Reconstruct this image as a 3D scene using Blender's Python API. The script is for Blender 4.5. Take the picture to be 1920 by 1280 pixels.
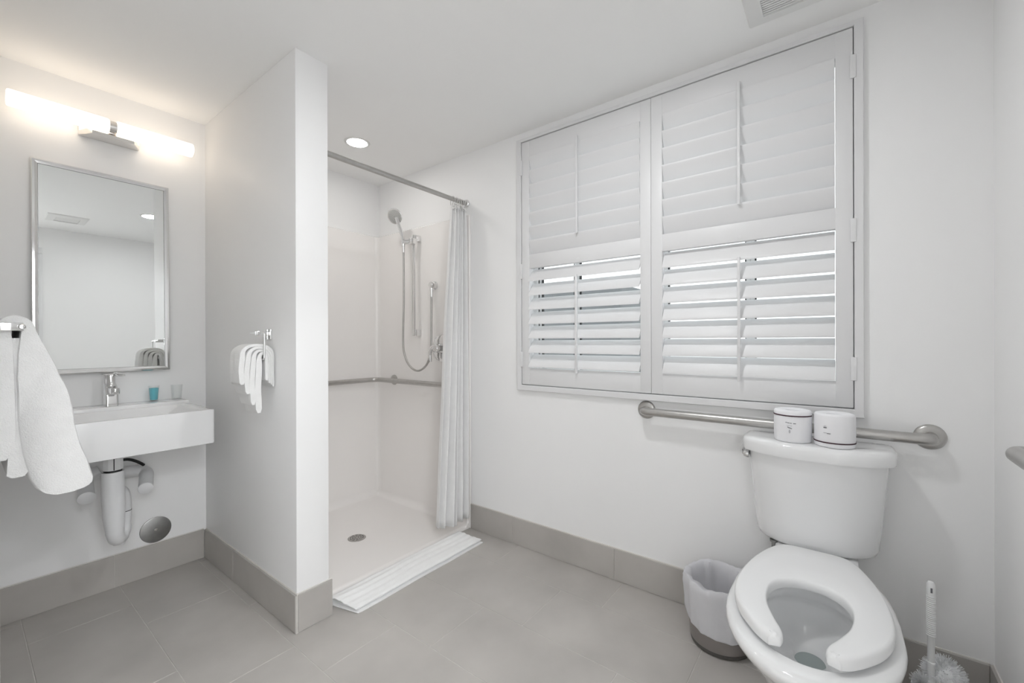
import bpy, bmesh, math, random
from mathutils import Vector, Matrix, noise

# ------------------------------------------------------------------ clear
for o in list(bpy.data.objects):
    bpy.data.objects.remove(o, do_unlink=True)
scene = bpy.context.scene
COL = scene.collection
R = math.radians

# ------------------------------------------------------------------ camera
H = 2.30                       # ceiling height
CAM_H = 1.1424
YAW, PITCH, ROLL = 37.448, -0.0315, -0.147
cam_d = bpy.data.cameras.new('camera')
cam = bpy.data.objects.new('camera', cam_d)
COL.objects.link(cam)
cam_d.sensor_width = 36.0
cam_d.lens = 36.0 * 802.5 / 1920.0
cam_d.clip_start = 0.02
_a, _t, _r = R(YAW), R(PITCH), R(ROLL)
_F = Vector((math.cos(_a) * math.cos(_t), math.sin(_a) * math.cos(_t), math.sin(_t)))
_R0 = Vector((math.sin(_a), -math.cos(_a), 0))
_U0 = _R0.cross(_F)
_Rr = _R0 * math.cos(_r) + _U0 * math.sin(_r)
_Ur = -_R0 * math.sin(_r) + _U0 * math.cos(_r)
cam.matrix_world = Matrix(((_Rr.x, _Ur.x, -_F.x, 0.0), (_Rr.y, _Ur.y, -_F.y, 0.0),
                           (_Rr.z, _Ur.z, -_F.z, CAM_H), (0, 0, 0, 1)))
scene.camera = cam

# ------------------------------------------------------------------ world, exposure
SKY_STRENGTH = 1.3
DOWNLIGHT = 150.0              # lens radiance of the room's ceiling light
SHOWER_LIGHT = 36.0            # the dimmer one inside the shower
HALL_FILL = 56.0              # unseen fill lights added in the hall behind the camera
VANITY = 1.3                   # radiance of the opal tubes
EXPOSURE = 0.78
world = bpy.data.worlds.new('overcast')
scene.world = world
world.use_nodes = True
_bg = world.node_tree.nodes['Background']
_bg.inputs[0].default_value = (0.93, 0.97, 1.0, 1)
_bg.inputs[1].default_value = SKY_STRENGTH
vs = scene.view_settings
vs.view_transform = 'Standard'
vs.look = 'None'
vs.exposure = EXPOSURE
vs.gamma = 1.0
vs.use_curve_mapping = False
scene.cycles.max_bounces = 14
scene.cycles.diffuse_bounces = 8
scene.cycles.glossy_bounces = 6
scene.cycles.transparent_max_bounces = 12

# ------------------------------------------------------------------ room measures
XW = 1.9307      # window wall face
YM = 2.6909      # mirror wall face
YS = 2.731       # shower back wall face
XP0, XP1, YP = 0.8199, 0.9538, 1.6983   # partition
YR = -0.3738     # wall on the right
XL = 0.0545       # wall with the towel bar
YJ = 1.30        # its end beside the camera
XB = -1.05       # wall behind the camera
TB, HB = 0.011, 0.1492   # skirting tile

# ------------------------------------------------------------------ materials
def pm(name, col, rough=0.5, metal=0.0, spec=0.5, var=0.0, vscale=4.0, bump=0.0, bscale=150.0,
       coat=0.0, stretch=None, rvar=0.0, trans=0.0, ior=1.45, emit=None, estr=0.0, sheen=0.0, sss=0.0):
    m = bpy.data.materials.new(name)
    m.use_nodes = True
    nt = m.node_tree
    b = nt.nodes['Principled BSDF']
    b.inputs['Base Color'].default_value = (*col, 1)
    b.inputs['Roughness'].default_value = rough
    b.inputs['Metallic'].default_value = metal
    b.inputs['Specular IOR Level'].default_value = spec
    b.inputs['IOR'].default_value = ior
    b.inputs['Coat Weight'].default_value = coat
    b.inputs['Coat Roughness'].default_value = 0.05
    b.inputs['Transmission Weight'].default_value = trans
    b.inputs['Sheen Weight'].default_value = sheen
    if sss:
        b.inputs['Subsurface Weight'].default_value = sss
        b.inputs['Subsurface Radius'].default_value = (.01, .01, .01)
    if emit:
        b.inputs['Emission Color'].default_value = (*emit, 1)
        b.inputs['Emission Strength'].default_value = estr
    geo = nt.nodes.new('ShaderNodeNewGeometry')
    src = geo.outputs['Position']
    if stretch:
        mp = nt.nodes.new('ShaderNodeMapping')
        mp.inputs['Scale'].default_value = stretch
        nt.links.new(src, mp.inputs['Vector'])
        src = mp.outputs['Vector']
    nz = nt.nodes.new('ShaderNodeTexNoise')
    nz.inputs['Scale'].default_value = vscale
    nz.inputs['Detail'].default_value = 5
    nt.links.new(src, nz.inputs['Vector'])
    if var:
        rp = nt.nodes.new('ShaderNodeMapRange')
        rp.inputs['From Min'].default_value = 0.3
        rp.inputs['From Max'].default_value = 0.7
        rp.inputs['To Min'].default_value = 1 - var
        rp.inputs['To Max'].default_value = 1 + var
        nt.links.new(nz.outputs['Fac'], rp.inputs['Value'])
        mx = nt.nodes.new('ShaderNodeVectorMath')
        mx.operation = 'SCALE'
        mx.inputs[0].default_value = col
        nt.links.new(rp.outputs['Result'], mx.inputs['Scale'])
        nt.links.new(mx.outputs['Vector'], b.inputs['Base Color'])
    if rvar:
        r2 = nt.nodes.new('ShaderNodeMapRange')
        r2.inputs['To Min'].default_value = max(0, rough - rvar)
        r2.inputs['To Max'].default_value = rough + rvar
        nt.links.new(nz.outputs['Fac'], r2.inputs['Value'])
        nt.links.new(r2.outputs['Result'], b.inputs['Roughness'])
    if bump:
        n2 = nt.nodes.new('ShaderNodeTexNoise')
        n2.inputs['Scale'].default_value = bscale
        n2.inputs['Detail'].default_value = 3
        nt.links.new(src, n2.inputs['Vector'])
        bp = nt.nodes.new('ShaderNodeBump')
        bp.inputs['Strength'].default_value = bump
        bp.inputs['Distance'].default_value = 0.002
        nt.links.new(n2.outputs['Fac'], bp.inputs['Height'])
        nt.links.new(bp.outputs['Normal'], b.inputs['Normal'])
    return m

def cloth_mat(name, col, transl, bump=0.3, bscale=700.0, rough=0.9):
    m = pm(name, col, rough=rough, spec=0.1, bump=bump, bscale=bscale, var=0.02, vscale=30)
    nt = m.node_tree
    b = nt.nodes['Principled BSDF']
    out = nt.nodes['Material Output']
    tr = nt.nodes.new('ShaderNodeBsdfTranslucent')
    tr.inputs['Color'].default_value = (*col, 1)
    mx = nt.nodes.new('ShaderNodeMixShader')
    mx.inputs[0].default_value = transl
    nt.links.new(b.outputs[0], mx.inputs[1])
    nt.links.new(tr.outputs[0], mx.inputs[2])
    nt.links.new(mx.outputs[0], out.inputs['Surface'])
    return m

def pane_mat(name, tint=(1, 1, 1), gloss=0.06):
    m = bpy.data.materials.new(name)
    m.use_nodes = True
    nt = m.node_tree
    nt.nodes.clear()
    out = nt.nodes.new('ShaderNodeOutputMaterial')
    tr = nt.nodes.new('ShaderNodeBsdfTransparent')
    tr.inputs[0].default_value = (*tint, 1)
    gl = nt.nodes.new('ShaderNodeBsdfGlossy')
    gl.inputs['Roughness'].default_value = 0.02
    lw = nt.nodes.new('ShaderNodeLayerWeight')
    lw.inputs['Blend'].default_value = .35
    fr = nt.nodes.new('ShaderNodeMath')
    fr.operation = 'MULTIPLY'
    fr.inputs[1].default_value = gloss * 4
    nt.links.new(lw.outputs['Facing'], fr.inputs[0])
    mx = nt.nodes.new('ShaderNodeMixShader')
    nt.links.new(fr.outputs[0], mx.inputs[0])
    nt.links.new(tr.outputs[0], mx.inputs[1])
    nt.links.new(gl.outputs[0], mx.inputs[2])
    nt.links.new(mx.outputs[0], out.inputs['Surface'])
    return m

M = {}
M['wall'] = pm('wall_paint', (.905, .905, .905), rough=.45, spec=.35, bump=.04, bscale=220, var=.006, vscale=2)
M['ceil'] = pm('ceiling_paint', (.93, .93, .925), rough=.7, spec=.2, bump=.04, bscale=200, var=.006, vscale=2)
M['tile'] = pm('grey_porcelain_tile', (.48, .458, .434), rough=.42, spec=.4, var=.10, vscale=3.2, rvar=.08, bump=.05, bscale=90)
M['grout'] = pm('pale_grout', (.60, .58, .55), rough=.9, var=.08, vscale=30, bump=.2)
M['caulk'] = pm('white_caulk', (.74, .72, .69), rough=.6, var=.02)
M['shutter'] = pm('shutter_paint', (.765, .765, .772), rough=.38, spec=.4, var=.004, bump=.02, bscale=120)
M['porc'] = pm('white_vitreous_china', (.85, .855, .86), rough=.10, spec=.5, coat=.6, var=.004)
M['seat'] = pm('white_seat_plastic', (.88, .885, .89), rough=.22, spec=.5, var=.004)
M['surround'] = pm('off_white_gelcoat', (.90, .878, .86), rough=.16, spec=.5, coat=.25, var=.006)
M['chrome'] = pm('chrome', (.80, .80, .80), rough=.08, metal=1, var=.01)
M['nickel'] = pm('brushed_nickel', (.78, .76, .74), rough=.25, metal=1, var=.04, vscale=60, stretch=(1, 12, 12))
M['steel'] = pm('satin_steel', (.50, .49, .475), rough=.32, metal=1, var=.05, vscale=40, rvar=.06)
M['darksteel'] = pm('weathered_steel', (.36, .36, .355), rough=.38, metal=1, var=.06, vscale=50)
M['mirror'] = pm('mirror_silver', (.91, .93, .925), rough=.0, metal=1, var=.002)
M['opal'] = pm('lit_opal_glass', (.95, .93, .9), rough=.3, emit=(1, .86, .70), estr=VANITY)
M['lens'] = pm('lit_frosted_lens', (.95, .95, .93), rough=.4, emit=(.98, .99, 1), estr=DOWNLIGHT)
M['lens2'] = pm('lit_frosted_shower_lens', (.95, .95, .93), rough=.4, emit=(1, .975, .94), estr=SHOWER_LIGHT)
M['hall'] = pm('hall_fill_lens', (.95, .95, .95), rough=.4, emit=(.955, .98, 1), estr=HALL_FILL)  # glow of the unseen lights added for fill
M['whitemetal'] = pm('white_metal', (.80, .80, .79), rough=.4, var=.01)
M['dark'] = pm('dark_void', (.06, .06, .06), rough=.8, var=.05)
M['rubber'] = pm('black_rubber', (.012, .012, .012), rough=.5, var=.05)
M['pvc'] = pm('white_vinyl_cover', (.76, .765, .775), rough=.45, var=.015, vscale=20)
M['towel'] = cloth_mat('white_terry', (.91, .91, .905), .05, bump=1.0, bscale=330)
M['mat'] = cloth_mat('white_bath_mat_terry', (.94, .94, .94), .05, bump=.45, bscale=500)
M['curtain'] = cloth_mat('white_shower_curtain_fabric', (.93, .93, .93), .16, bump=.08, bscale=900)
M['liner'] = cloth_mat('white_bin_liner', (.90, .90, .93), .30, bump=.25, bscale=60, rough=.35)
M['can'] = pm('taupe_bin_plastic', (.26, .238, .226), rough=.38, var=.04, vscale=8)
M['canbase'] = pm('dark_bin_base', (.10, .095, .09), rough=.4, var=.04)
M['paper'] = pm('tissue_wrapper', (.85, .85, .87), rough=.6, var=.01, vscale=20)
M['tissue'] = pm('tissue_paper', (.86, .86, .87), rough=.95, bump=.2, bscale=400, var=.01)
M['band'] = pm('burgundy_print', (.055, .02, .032), rough=.6, var=.05)
M['ink'] = pm('grey_print', (.16, .16, .18), rough=.7, var=.05)
M['paleink'] = pm('pale_grey_print', (.52, .52, .54), rough=.7, var=.05)
M['brush'] = pm('white_brush_plastic', (.84, .85, .855), rough=.35, var=.01)
M['bristle'] = pm('white_bristle', (.84, .85, .86), rough=.6, var=.02)
M['clear'] = pane_mat('clear_tumbler_glass', (.985, .99, .988))
M['blue'] = pm('blue_mouthwash', (.20, .62, .72), rough=.2, var=.03, trans=.25)
M['glass'] = pane_mat('window_glass', (.97, .985, .98))
M['vinyl'] = pm('white_window_vinyl', (.78, .78, .78), rough=.4, var=.01)
M['gasket'] = pm('dark_window_gasket', (.03, .03, .03), rough=.6, var=.05)
M['ext'] = pm('grey_render', (.17, .175, .18), rough=.9, var=.1, vscale=1.5)
M['extg'] = pm('concrete_yard', (.45, .45, .44), rough=.9, var=.08, vscale=1.0)
M['water'] = pm('bowl_water', (.36, .41, .40), rough=.03, spec=.5, var=.02)

# ------------------------------------------------------------------ geometry builder
def frame(axis):
    a = Vector(axis).normalized()
    ref = Vector((0, 0, 1)) if abs(a.z) < .9 else Vector((1, 0, 0))
    u = ref.cross(a).normalized()
    return u, a.cross(u), a

class G:
    def __init__(s):
        s.v, s.f = [], []

    def add(s, vs_, fs):
        n = len(s.v)
        s.v += [tuple(p) for p in vs_]
        s.f += [tuple(i + n for i in f) for f in fs]
        return s

    def box(s, x0, x1, y0, y1, z0, z1, bev=0.0, seg=2):
        x0, x1 = min(x0, x1), max(x0, x1)
        y0, y1 = min(y0, y1), max(y0, y1)
        z0, z1 = min(z0, z1), max(z0, z1)
        vs_ = [(x, y, z) for x in (x0, x1) for y in (y0, y1) for z in (z0, z1)]
        fs = [(0, 1, 3, 2), (4, 6, 7, 5), (0, 4, 5, 1), (2, 3, 7, 6), (0, 2, 6, 4), (1, 5, 7, 3)]
        if not bev:
            return s.add(vs_, fs)
        bm = bmesh.new()
        bv = [bm.verts.new(p) for p in vs_]
        for f in fs:
            bm.faces.new([bv[i] for i in f])
        bmesh.ops.bevel(bm, geom=bm.edges[:], offset=bev, segments=seg, profile=.5, affect='EDGES')
        bm.verts.index_update()
        s.add([v.co for v in bm.verts], [[v.index for v in f.verts] for f in bm.faces])
        bm.free()
        return s

    def prism(s, poly, z0, z1, plane='xy'):
        n = len(poly)
        def P(a, b, c):
            return {'xy': (a, b, c), 'xz': (a, c, b), 'yz': (c, a, b)}[plane]
        vs_ = [P(a, b, z0) for a, b in poly] + [P(a, b, z1) for a, b in poly]
        fs = [tuple(range(n))[::-1], tuple(range(n, 2 * n))]
        fs += [(i, (i + 1) % n, n + (i + 1) % n, n + i) for i in range(n)]
        return s.add(vs_, fs)

    def loft(s, rings, cap0=True, cap1=True, closed=True):
        n = len(rings[0])
        vs_ = [p for r in rings for p in r]
        fs = []
        m = n if closed else n - 1
        for k in range(len(rings) - 1):
            for i in range(m):
                j = (i + 1) % n
                fs.append((k * n + i, k * n + j, (k + 1) * n + j, (k + 1) * n + i))
        if cap0:
            fs.append(tuple(range(n))[::-1])
        if cap1:
            b = (len(rings) - 1) * n
            fs.append(tuple(range(b, b + n)))
        return s.add(vs_, fs)

    def tube(s, path, r, n=14, caps=True):
        P = [Vector(p) for p in path]
        rr = r if isinstance(r, (list, tuple)) else [r] * len(P)
        T = []
        for i in range(len(P)):
            a = P[max(0, i - 1)]
            b = P[min(len(P) - 1, i + 1)]
            T.append((b - a).normalized())
        u, w, _ = frame(T[0])
        rings = []
        for i, p in enumerate(P):
            if i:
                ax = T[i - 1].cross(T[i])
                if ax.length > 1e-7:
                    q = Matrix.Rotation(T[i - 1].angle(T[i]), 3, ax.normalized())
                    u = q @ u
                    w = q @ w
            rings.append([tuple(p + (u * math.cos(2 * math.pi * k / n) + w * math.sin(2 * math.pi * k / n)) * rr[i]) for k in range(n)])
        return s.loft(rings, caps, caps)

    def lathe(s, prof, c, axis=(0, 0, 1), n=32, caps=(True, True)):
        u, w, a = frame(axis)
        c = Vector(c)
        rings = []
        for r, h in prof:
            r = max(r, 1e-5)
            rings.append([tuple(c + a * h + (u * math.cos(2 * math.pi * k / n) + w * math.sin(2 * math.pi * k / n)) * r) for k in range(n)])
        return s.loft(rings, caps[0], caps[1])

    def shift(s, fn):
        s.v = [tuple(fn(*p)) for p in s.v]
        return s

    def mesh(s, name, mat, ang=35):
        me = bpy.data.meshes.new(name)
        me.from_pydata(s.v, [], s.f)
        bm = bmesh.new()
        bm.from_mesh(me)
        bmesh.ops.remove_doubles(bm, verts=bm.verts[:], dist=1e-6)
        bmesh.ops.recalc_face_normals(bm, faces=bm.faces[:])
        bm.to_mesh(me)
        bm.free()
        if mat:
            me.materials.append(mat)
        if ang:
            for p in me.polygons:
                p.use_smooth = True
            me.set_sharp_from_angle(angle=R(ang))
        return me

    def obj(s, name, mat, parent=None, ang=35):
        return link(name, s.mesh(name, mat, ang), parent)

def world_loc(o):
    l = Vector(o.location)
    while o.parent:
        o = o.parent
        l = l + Vector(o.location) if o.type == 'EMPTY' else l
    return l

def root_empty(o):
    while o.parent:
        o = o.parent
    return o

def link(name, me, parent=None, loc=None):
    o = bpy.data.objects.new(name, me)
    COL.objects.link(o)
    if loc is not None:
        o.location = loc
    if parent is not None:
        o.parent = parent
        if parent.type == 'EMPTY':
            o.matrix_parent_inverse = Matrix.Translation(-Vector(parent.location))
    return o

def thing(name, label, cat, loc, group=None):
    o = bpy.data.objects.new(name, None)
    COL.objects.link(o)
    o.empty_display_size = .05
    o.location = loc
    return tag(o, label, cat, group)

def tag(o, label, cat, group=None):
    o['label'] = label
    o['category'] = cat
    if group:
        o['group'] = group
    return o

def struct(o, label=None):
    o['kind'] = 'structure'
    if label:
        o['label'] = label
    return o

def fillet(path, r, n=6):
    P = [Vector(p) for p in path]
    out = [P[0]]
    for i in range(1, len(P) - 1):
        a, b, c = P[i - 1], P[i], P[i + 1]
        d1 = (a - b).normalized()
        d2 = (c - b).normalized()
        k = min(r, (a - b).length * .49, (c - b).length * .49)
        p0, p2 = b + d1 * k, b + d2 * k
        for j in range(n + 1):
            t = j / n
            out.append(p0 * (1 - t) ** 2 + b * 2 * t * (1 - t) + p2 * t * t)
    out.append(P[-1])
    return out

def spline(pts, n):
    P = [Vector(p) for p in pts]
    P = [P[0] * 2 - P[1]] + P + [P[-1] * 2 - P[-2]]
    out = []
    for i in range(1, len(P) - 2):
        for j in range(n):
            t = j / n
            a, b, c, d = P[i - 1], P[i], P[i + 1], P[i + 2]
            out.append(.5 * ((2 * b) + (c - a) * t + (2 * a - 5 * b + 4 * c - d) * t * t + (-a + 3 * b - 3 * c + d) * t ** 3))
    out.append(P[-2])
    return out

def lin(xs, ys, x):
    if x <= xs[0]:
        return ys[0]
    for i in range(len(xs) - 1):
        if x <= xs[i + 1]:
            return ys[i] + (ys[i + 1] - ys[i]) * (x - xs[i]) / (xs[i + 1] - xs[i])
    return ys[-1]

def rrect(x0, x1, y0, y1, r, z, n=5):
    out = []
    for cx, cy, a0 in ((x1 - r, y1 - r, 0), (x0 + r, y1 - r, 90), (x0 + r, y0 + r, 180), (x1 - r, y0 + r, 270)):
        for k in range(n + 1):
            a = R(a0 + 90 * k / n)
            out.append((cx + r * math.cos(a), cy + r * math.sin(a), z))
    return out

def nz(x, y, z, s=1.0):
    return noise.noise(Vector((x * s, y * s, z * s)))

# ================================================================== SHELL
def in_floor(x0, x1, y0, y1):
    return x1 - x0 > .004 and y1 - y0 > .004

floor = struct(G().box(XB - .1, XW + .12, YR - .1, YS + .12, -.12, -.0015).obj('floor', M['grout'], ang=0))
# 305 x 610 mm tiles in columns along y, third-bond offset
JW = .0028
cols = [-1.054 + .3052 * k for k in range(11)]          # includes .166, .471, .777, 1.082, 1.387, 1.693
cache = {}
def tile(x0, x1, y0, y1, parent):
    w, d = round(x1 - x0, 4), round(y1 - y0, 4)
    if (w, d) not in cache:
        cache[(w, d)] = G().box(-w / 2, w / 2, -d / 2, d / 2, -.008, 0, bev=.0009, seg=1).mesh('tile', M['tile'], 0)
    return link('tile', cache[(w, d)], parent, ((x0 + x1) / 2, (y0 + y1) / 2, 0))
for ci, cx in enumerate(cols):
    base = 2.440 - .2033 * (ci - 4)                      # joint row of this column
    k0 = math.floor((YR - base) / .61)
    for k in range(k0, k0 + 8):
        y0, y1 = base + k * .61, base + (k + 1) * .61
        x0, x1 = cx, cx + .3052
        xs0, xs1 = max(x0 + JW / 2, XB), min(x1 - JW / 2, XW)
        ys0, ys1 = max(y0 + JW / 2, YR), min(y1 - JW / 2, YM)
        if xs1 - xs0 < .01 or ys1 - ys0 < .01:
            continue
        if xs0 >= XP1 and ys0 < YS and ys1 > 1.80:       # shower pan takes over here
            ys1 = min(ys1, 1.797)
        if xs0 < XL - .02 and ys1 > YJ:
            if xs1 <= XL:
                ys1 = min(ys1, YJ)
        if ys1 - ys0 < .01:
            continue
        tile(xs0, xs1, ys0, ys1, floor)

struct(G().box(XB - .1, XW + .14, YR - .1, YS + .12, H, H + .1).obj('ceiling', M['ceil'], ang=0))
struct(G().prism([(XB - .1, YM), (XP0 + .05, YM), (XP0 + .05, YS), (XW, YS), (XW, YS + .12), (XB - .1, YS + .12)], -.1, H).obj('wall_far', M['wall'], ang=0))
struct(G().box(XP0, XP1, YP, YS, -.1, H, bev=.002, seg=2).obj('wall_partition', M['wall'], ang=30))
# near wall; doorway and lit hall beyond are unseen, added to brighten the room
DX0, DX1, DZ = -.46, .46, 2.06
g = G()
g.box(XB - .1, DX0, YR - .1, YR, -.1, H)
g.box(DX1, XW + .14, YR - .1, YR, -.1, H)
g.box(DX0, DX1, YR - .1, YR, DZ, H)
struct(g.obj('wall_near', M['wall'], ang=0))
HX, HY = 1.25, -2.0  # size of the added hall, an unseen bright box that bounces light in
struct(G().box(-HX, HX, HY, YR - .1, -.12, 0).obj('floor_added_hall', M['tile'], ang=0))
struct(G().box(-HX - .1, HX + .1, HY, YR - .1, 2.45, 2.55).obj('ceiling_added_hall', M['ceil'], ang=0))
struct(G().box(-HX - .1, -HX, HY, YR - .1, -.12, 2.45).obj('wall_added_hall_left', M['wall'], ang=0))
struct(G().box(HX, HX + .1, HY, YR - .1, -.12, 2.45).obj('wall_added_hall_right', M['wall'], ang=0))
struct(G().box(-HX - .1, HX + .1, HY - .1, HY, -.12, 2.55).obj('wall_added_hall_far', M['wall'], ang=0))
g = G()
for a, b in ((DX0 - .055, DX0), (DX1, DX1 + .03)):
    g.box(a, b, YR - .001, YR + .010, 0, DZ, bev=.002)
g.box(DX0 - .055, DX1 + .03, YR - .001, YR + .010, DZ, DZ + .055, bev=.002)
struct(g.obj('trim_2', M['shutter'], ang=30))  # casing of the added doorway
struct(G().box(XB - .1, XB, YR, YJ, -.1, H).obj('wall_behind', M['wall'], ang=0))
struct(G().box(XB - .1, XL, YJ, YM, -.1, H, bev=.002).obj('wall_left', M['wall'], ang=30))
# window wall with its opening
OY0, OY1, OZ0, OZ1 = -.043, 1.404, .899, 2.243
g = G()
WT = .16
g.box(XW, XW + WT, YR - .1, OY0, -.1, H)
g.box(XW, XW + WT, OY1, YS + .12, -.1, H)
g.box(XW, XW + WT, OY0, OY1, -.1, OZ0)
g.box(XW, XW + WT, OY0, OY1, OZ1, H)
struct(g.obj('wall_right', M['wall'], ang=0))

# ------------------------------------------------------------------ skirting tiles
def skirting(name, segs, ax, face, sgn):
    """segs: joint positions along the wall; ax 'x' or 'y' is the running direction"""
    if ax == 'x':
        root = G().box(segs[0], segs[-1], face, face + sgn * TB * .75, 0, HB - .002).obj(name, M['grout'], ang=0)
    else:
        root = G().box(face, face + sgn * TB * .75, segs[0], segs[-1], 0, HB - .002).obj(name, M['grout'], ang=0)
    struct(root)
    for a, b in zip(segs[:-1], segs[1:]):
        a2, b2 = a + JW / 2, b - JW / 2
        gg = G()
        if ax == 'x':
            gg.box(a2, b2, face, face + sgn * TB, .0025, HB, bev=.0008, seg=1)
        else:
            gg.box(face, face + sgn * TB, a2, b2, .0025, HB, bev=.0008, seg=1)
        gg.obj('tile', M['tile'], root, ang=0)
    # bead of caulk along the top
    gg = G()
    if ax == 'x':
        gg.box(segs[0], segs[-1], face, face + sgn * .004, HB - .001, HB + .004, bev=.001, seg=1)
    else:
        gg.box(face, face + sgn * .004, segs[0], segs[-1], HB - .001, HB + .004, bev=.001, seg=1)
    gg.obj('caulk_bead', M['caulk'], root, ang=0)
    return root
skirting('baseboard_far', [XL, .455, XP0 - TB], 'x', YM, -1)
skirting('baseboard_partition', [YP - TB, 2.30, YM - TB], 'y', XP0, -1)
skirting('baseboard_partition_end', [XP0, XP1 + TB], 'x', YP, -1)
skirting('baseboard_right', [YR + TB, .245, .858, 1.47, 1.803], 'y', XW, -1)
skirting('baseboard_near', [DX1 + .032, .82, 1.43, XW], 'x', YR, 1)
skirting('baseboard_left', [YJ - TB, 1.9, YM - TB], 'y', XL, 1)

# ================================================================== WINDOW + SHUTTERS
wx = XW + .115
win = struct(thing('window_1', 'white vinyl sliding window behind the shutters', 'window', (wx, .68, OZ0)))
del win['category']
def wframe(y0, y1, z0, z1, w, nm, x0, x1):
    g = G()
    g.box(x0, x1, y0, y0 + w, z0, z1, bev=.003)
    g.box(x0, x1, y1 - w, y1, z0, z1, bev=.003)
    g.box(x0, x1, y0 + w, y1 - w, z0, z0 + w, bev=.003)
    g.box(x0, x1, y0 + w, y1 - w, z1 - w, z1, bev=.003)
    return g.obj(nm, M['vinyl'], win)
wframe(OY0, OY1, OZ0, OZ1, .03, 'window_frame', wx, wx + .04)
panes = [(OY0 + .03, .30), (.30, .66), (.66, 1.13), (1.13, OY1 - .03)]
for a, b in panes:
    sa = wframe(a, b, OZ0 + .03, OZ1 - .03, .016, 'sash', wx + .008, wx + .032)
    gk = G()
    w = .016
    for (p, q, r_, s_) in ((a + w, a + w + .005, OZ0 + .046, OZ1 - .046), (b - w - .005, b - w, OZ0 + .046, OZ1 - .046)):
        gk.box(wx + .012, wx + .028, p, q, r_, s_)
    gk.obj('gasket', M['gasket'], sa)
    G().box(wx + .018, wx + .022, a + w, b - w, OZ0 + .046, OZ1 - .046).obj('pane', M['glass'], sa, ang=0)

# shutter frame: four mitred members with a stop behind the leaves
FY0, FY1, FZ0, FZ1 = -.0675, 1.4307, .8724, 2.2594
IY0, IY1, IZ0, IZ1 = -.0405, 1.4005, .9015, 2.2405
FX = XW - .020
trim = struct(thing('trim_1', 'white mitred frame around the plantation shutters', 'frame', (FX, .68, FZ0)))
del trim['category']
def member(o0, o1, i0, i1):
    # o = outer edge ends (y,z), i = inner edge ends: solid from the wall face out to FX
    rings = []
    e = .003
    for (a, b, c, d), xx in (((o0, o1, i1, i0), XW), ((o0, o1, i1, i0), FX + e)):
        rings.append([(xx, p[0], p[1]) for p in (a, b, c, d)])
    cy = sum(p[0] for p in (o0, o1, i0, i1)) / 4
    cz = sum(p[1] for p in (o0, o1, i0, i1)) / 4
    def ins(p, q, k):
        v = Vector((q[0] - p[0], q[1] - p[1]))
        return v
    # slightly eased front face
    fr = []
    for p, q in ((o0, i0), (o1, i1), (i1, o1), (i0, o0)):
        v = Vector((q[0] - p[0], q[1] - p[1])).normalized() * e
        fr.append((FX, p[0] + v.x, p[1] + v.y))
    rings.append([fr[0], fr[1], fr[2], fr[3]])
    return G().loft(rings).obj('frame_member', M['shutter'], trim, ang=25)
g_ = .0003
member((FY0, FZ1), (FY1, FZ1), (IY0, IZ1), (IY1, IZ1))
member((FY0, FZ0), (FY1, FZ0), (IY0, IZ0), (IY1, IZ0))
member((FY0, FZ0), (FY0, FZ1), (IY0, IZ0), (IY0, IZ1))
member((FY1, FZ0), (FY1, FZ1), (IY1, IZ0), (IY1, IZ1))
g = G()
sx0, sx1 = XW + .014, XW + .03
g.box(sx0, sx1, OY0, IY0 + .014, OZ0, OZ1)
g.box(sx0, sx1, IY1 - .014, OY1, OZ0, OZ1)
g.box(sx0, sx1, IY0 + .014, IY1 - .014, OZ0, IZ0 + .012)
g.box(sx0, sx1, IY0 + .014, IY1 - .014, IZ1 - .012, OZ1)
g.obj('stop_bead', M['shutter'], trim, ang=0)

LX0, LX1 = XW - .017, XW + .011       # leaf thickness
LXC = (LX0 + LX1) / 2
Z_TOP, Z_T1, Z_M1, Z_M0, Z_B1, Z_BOT = 2.2365, 2.147, 1.615, 1.540, .997, .9055
louv_cache = {}
def louver(parent, y0, y1, zc, ang):
    """ang: angle from vertical; >0 = lower edge leans into the room"""
    key = round(y1 - y0, 4)
    if key not in louv_cache:
        w, t, n = .086, .0105, 10
        ring = []
        for k in range(2 * n):
            a = 2 * math.pi * k / (2 * n)
            ring.append((t / 2 * math.sin(a), w / 2 * math.cos(a)))
        L = key
        louv_cache[key] = G().loft([[(p[0], yy, p[1]) for p in ring] for yy in (-L / 2, L / 2)]).mesh('louver', M['shutter'], 50)
    o = link('louver', louv_cache[key], parent)
    # +x is outdoors; rotate about y so that the lower edge moves to -x for ang>0
    o.rotation_euler = (0, R(ang), 0)
    o.location = (LXC, (y0 + y1) / 2, zc)
    return o

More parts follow.
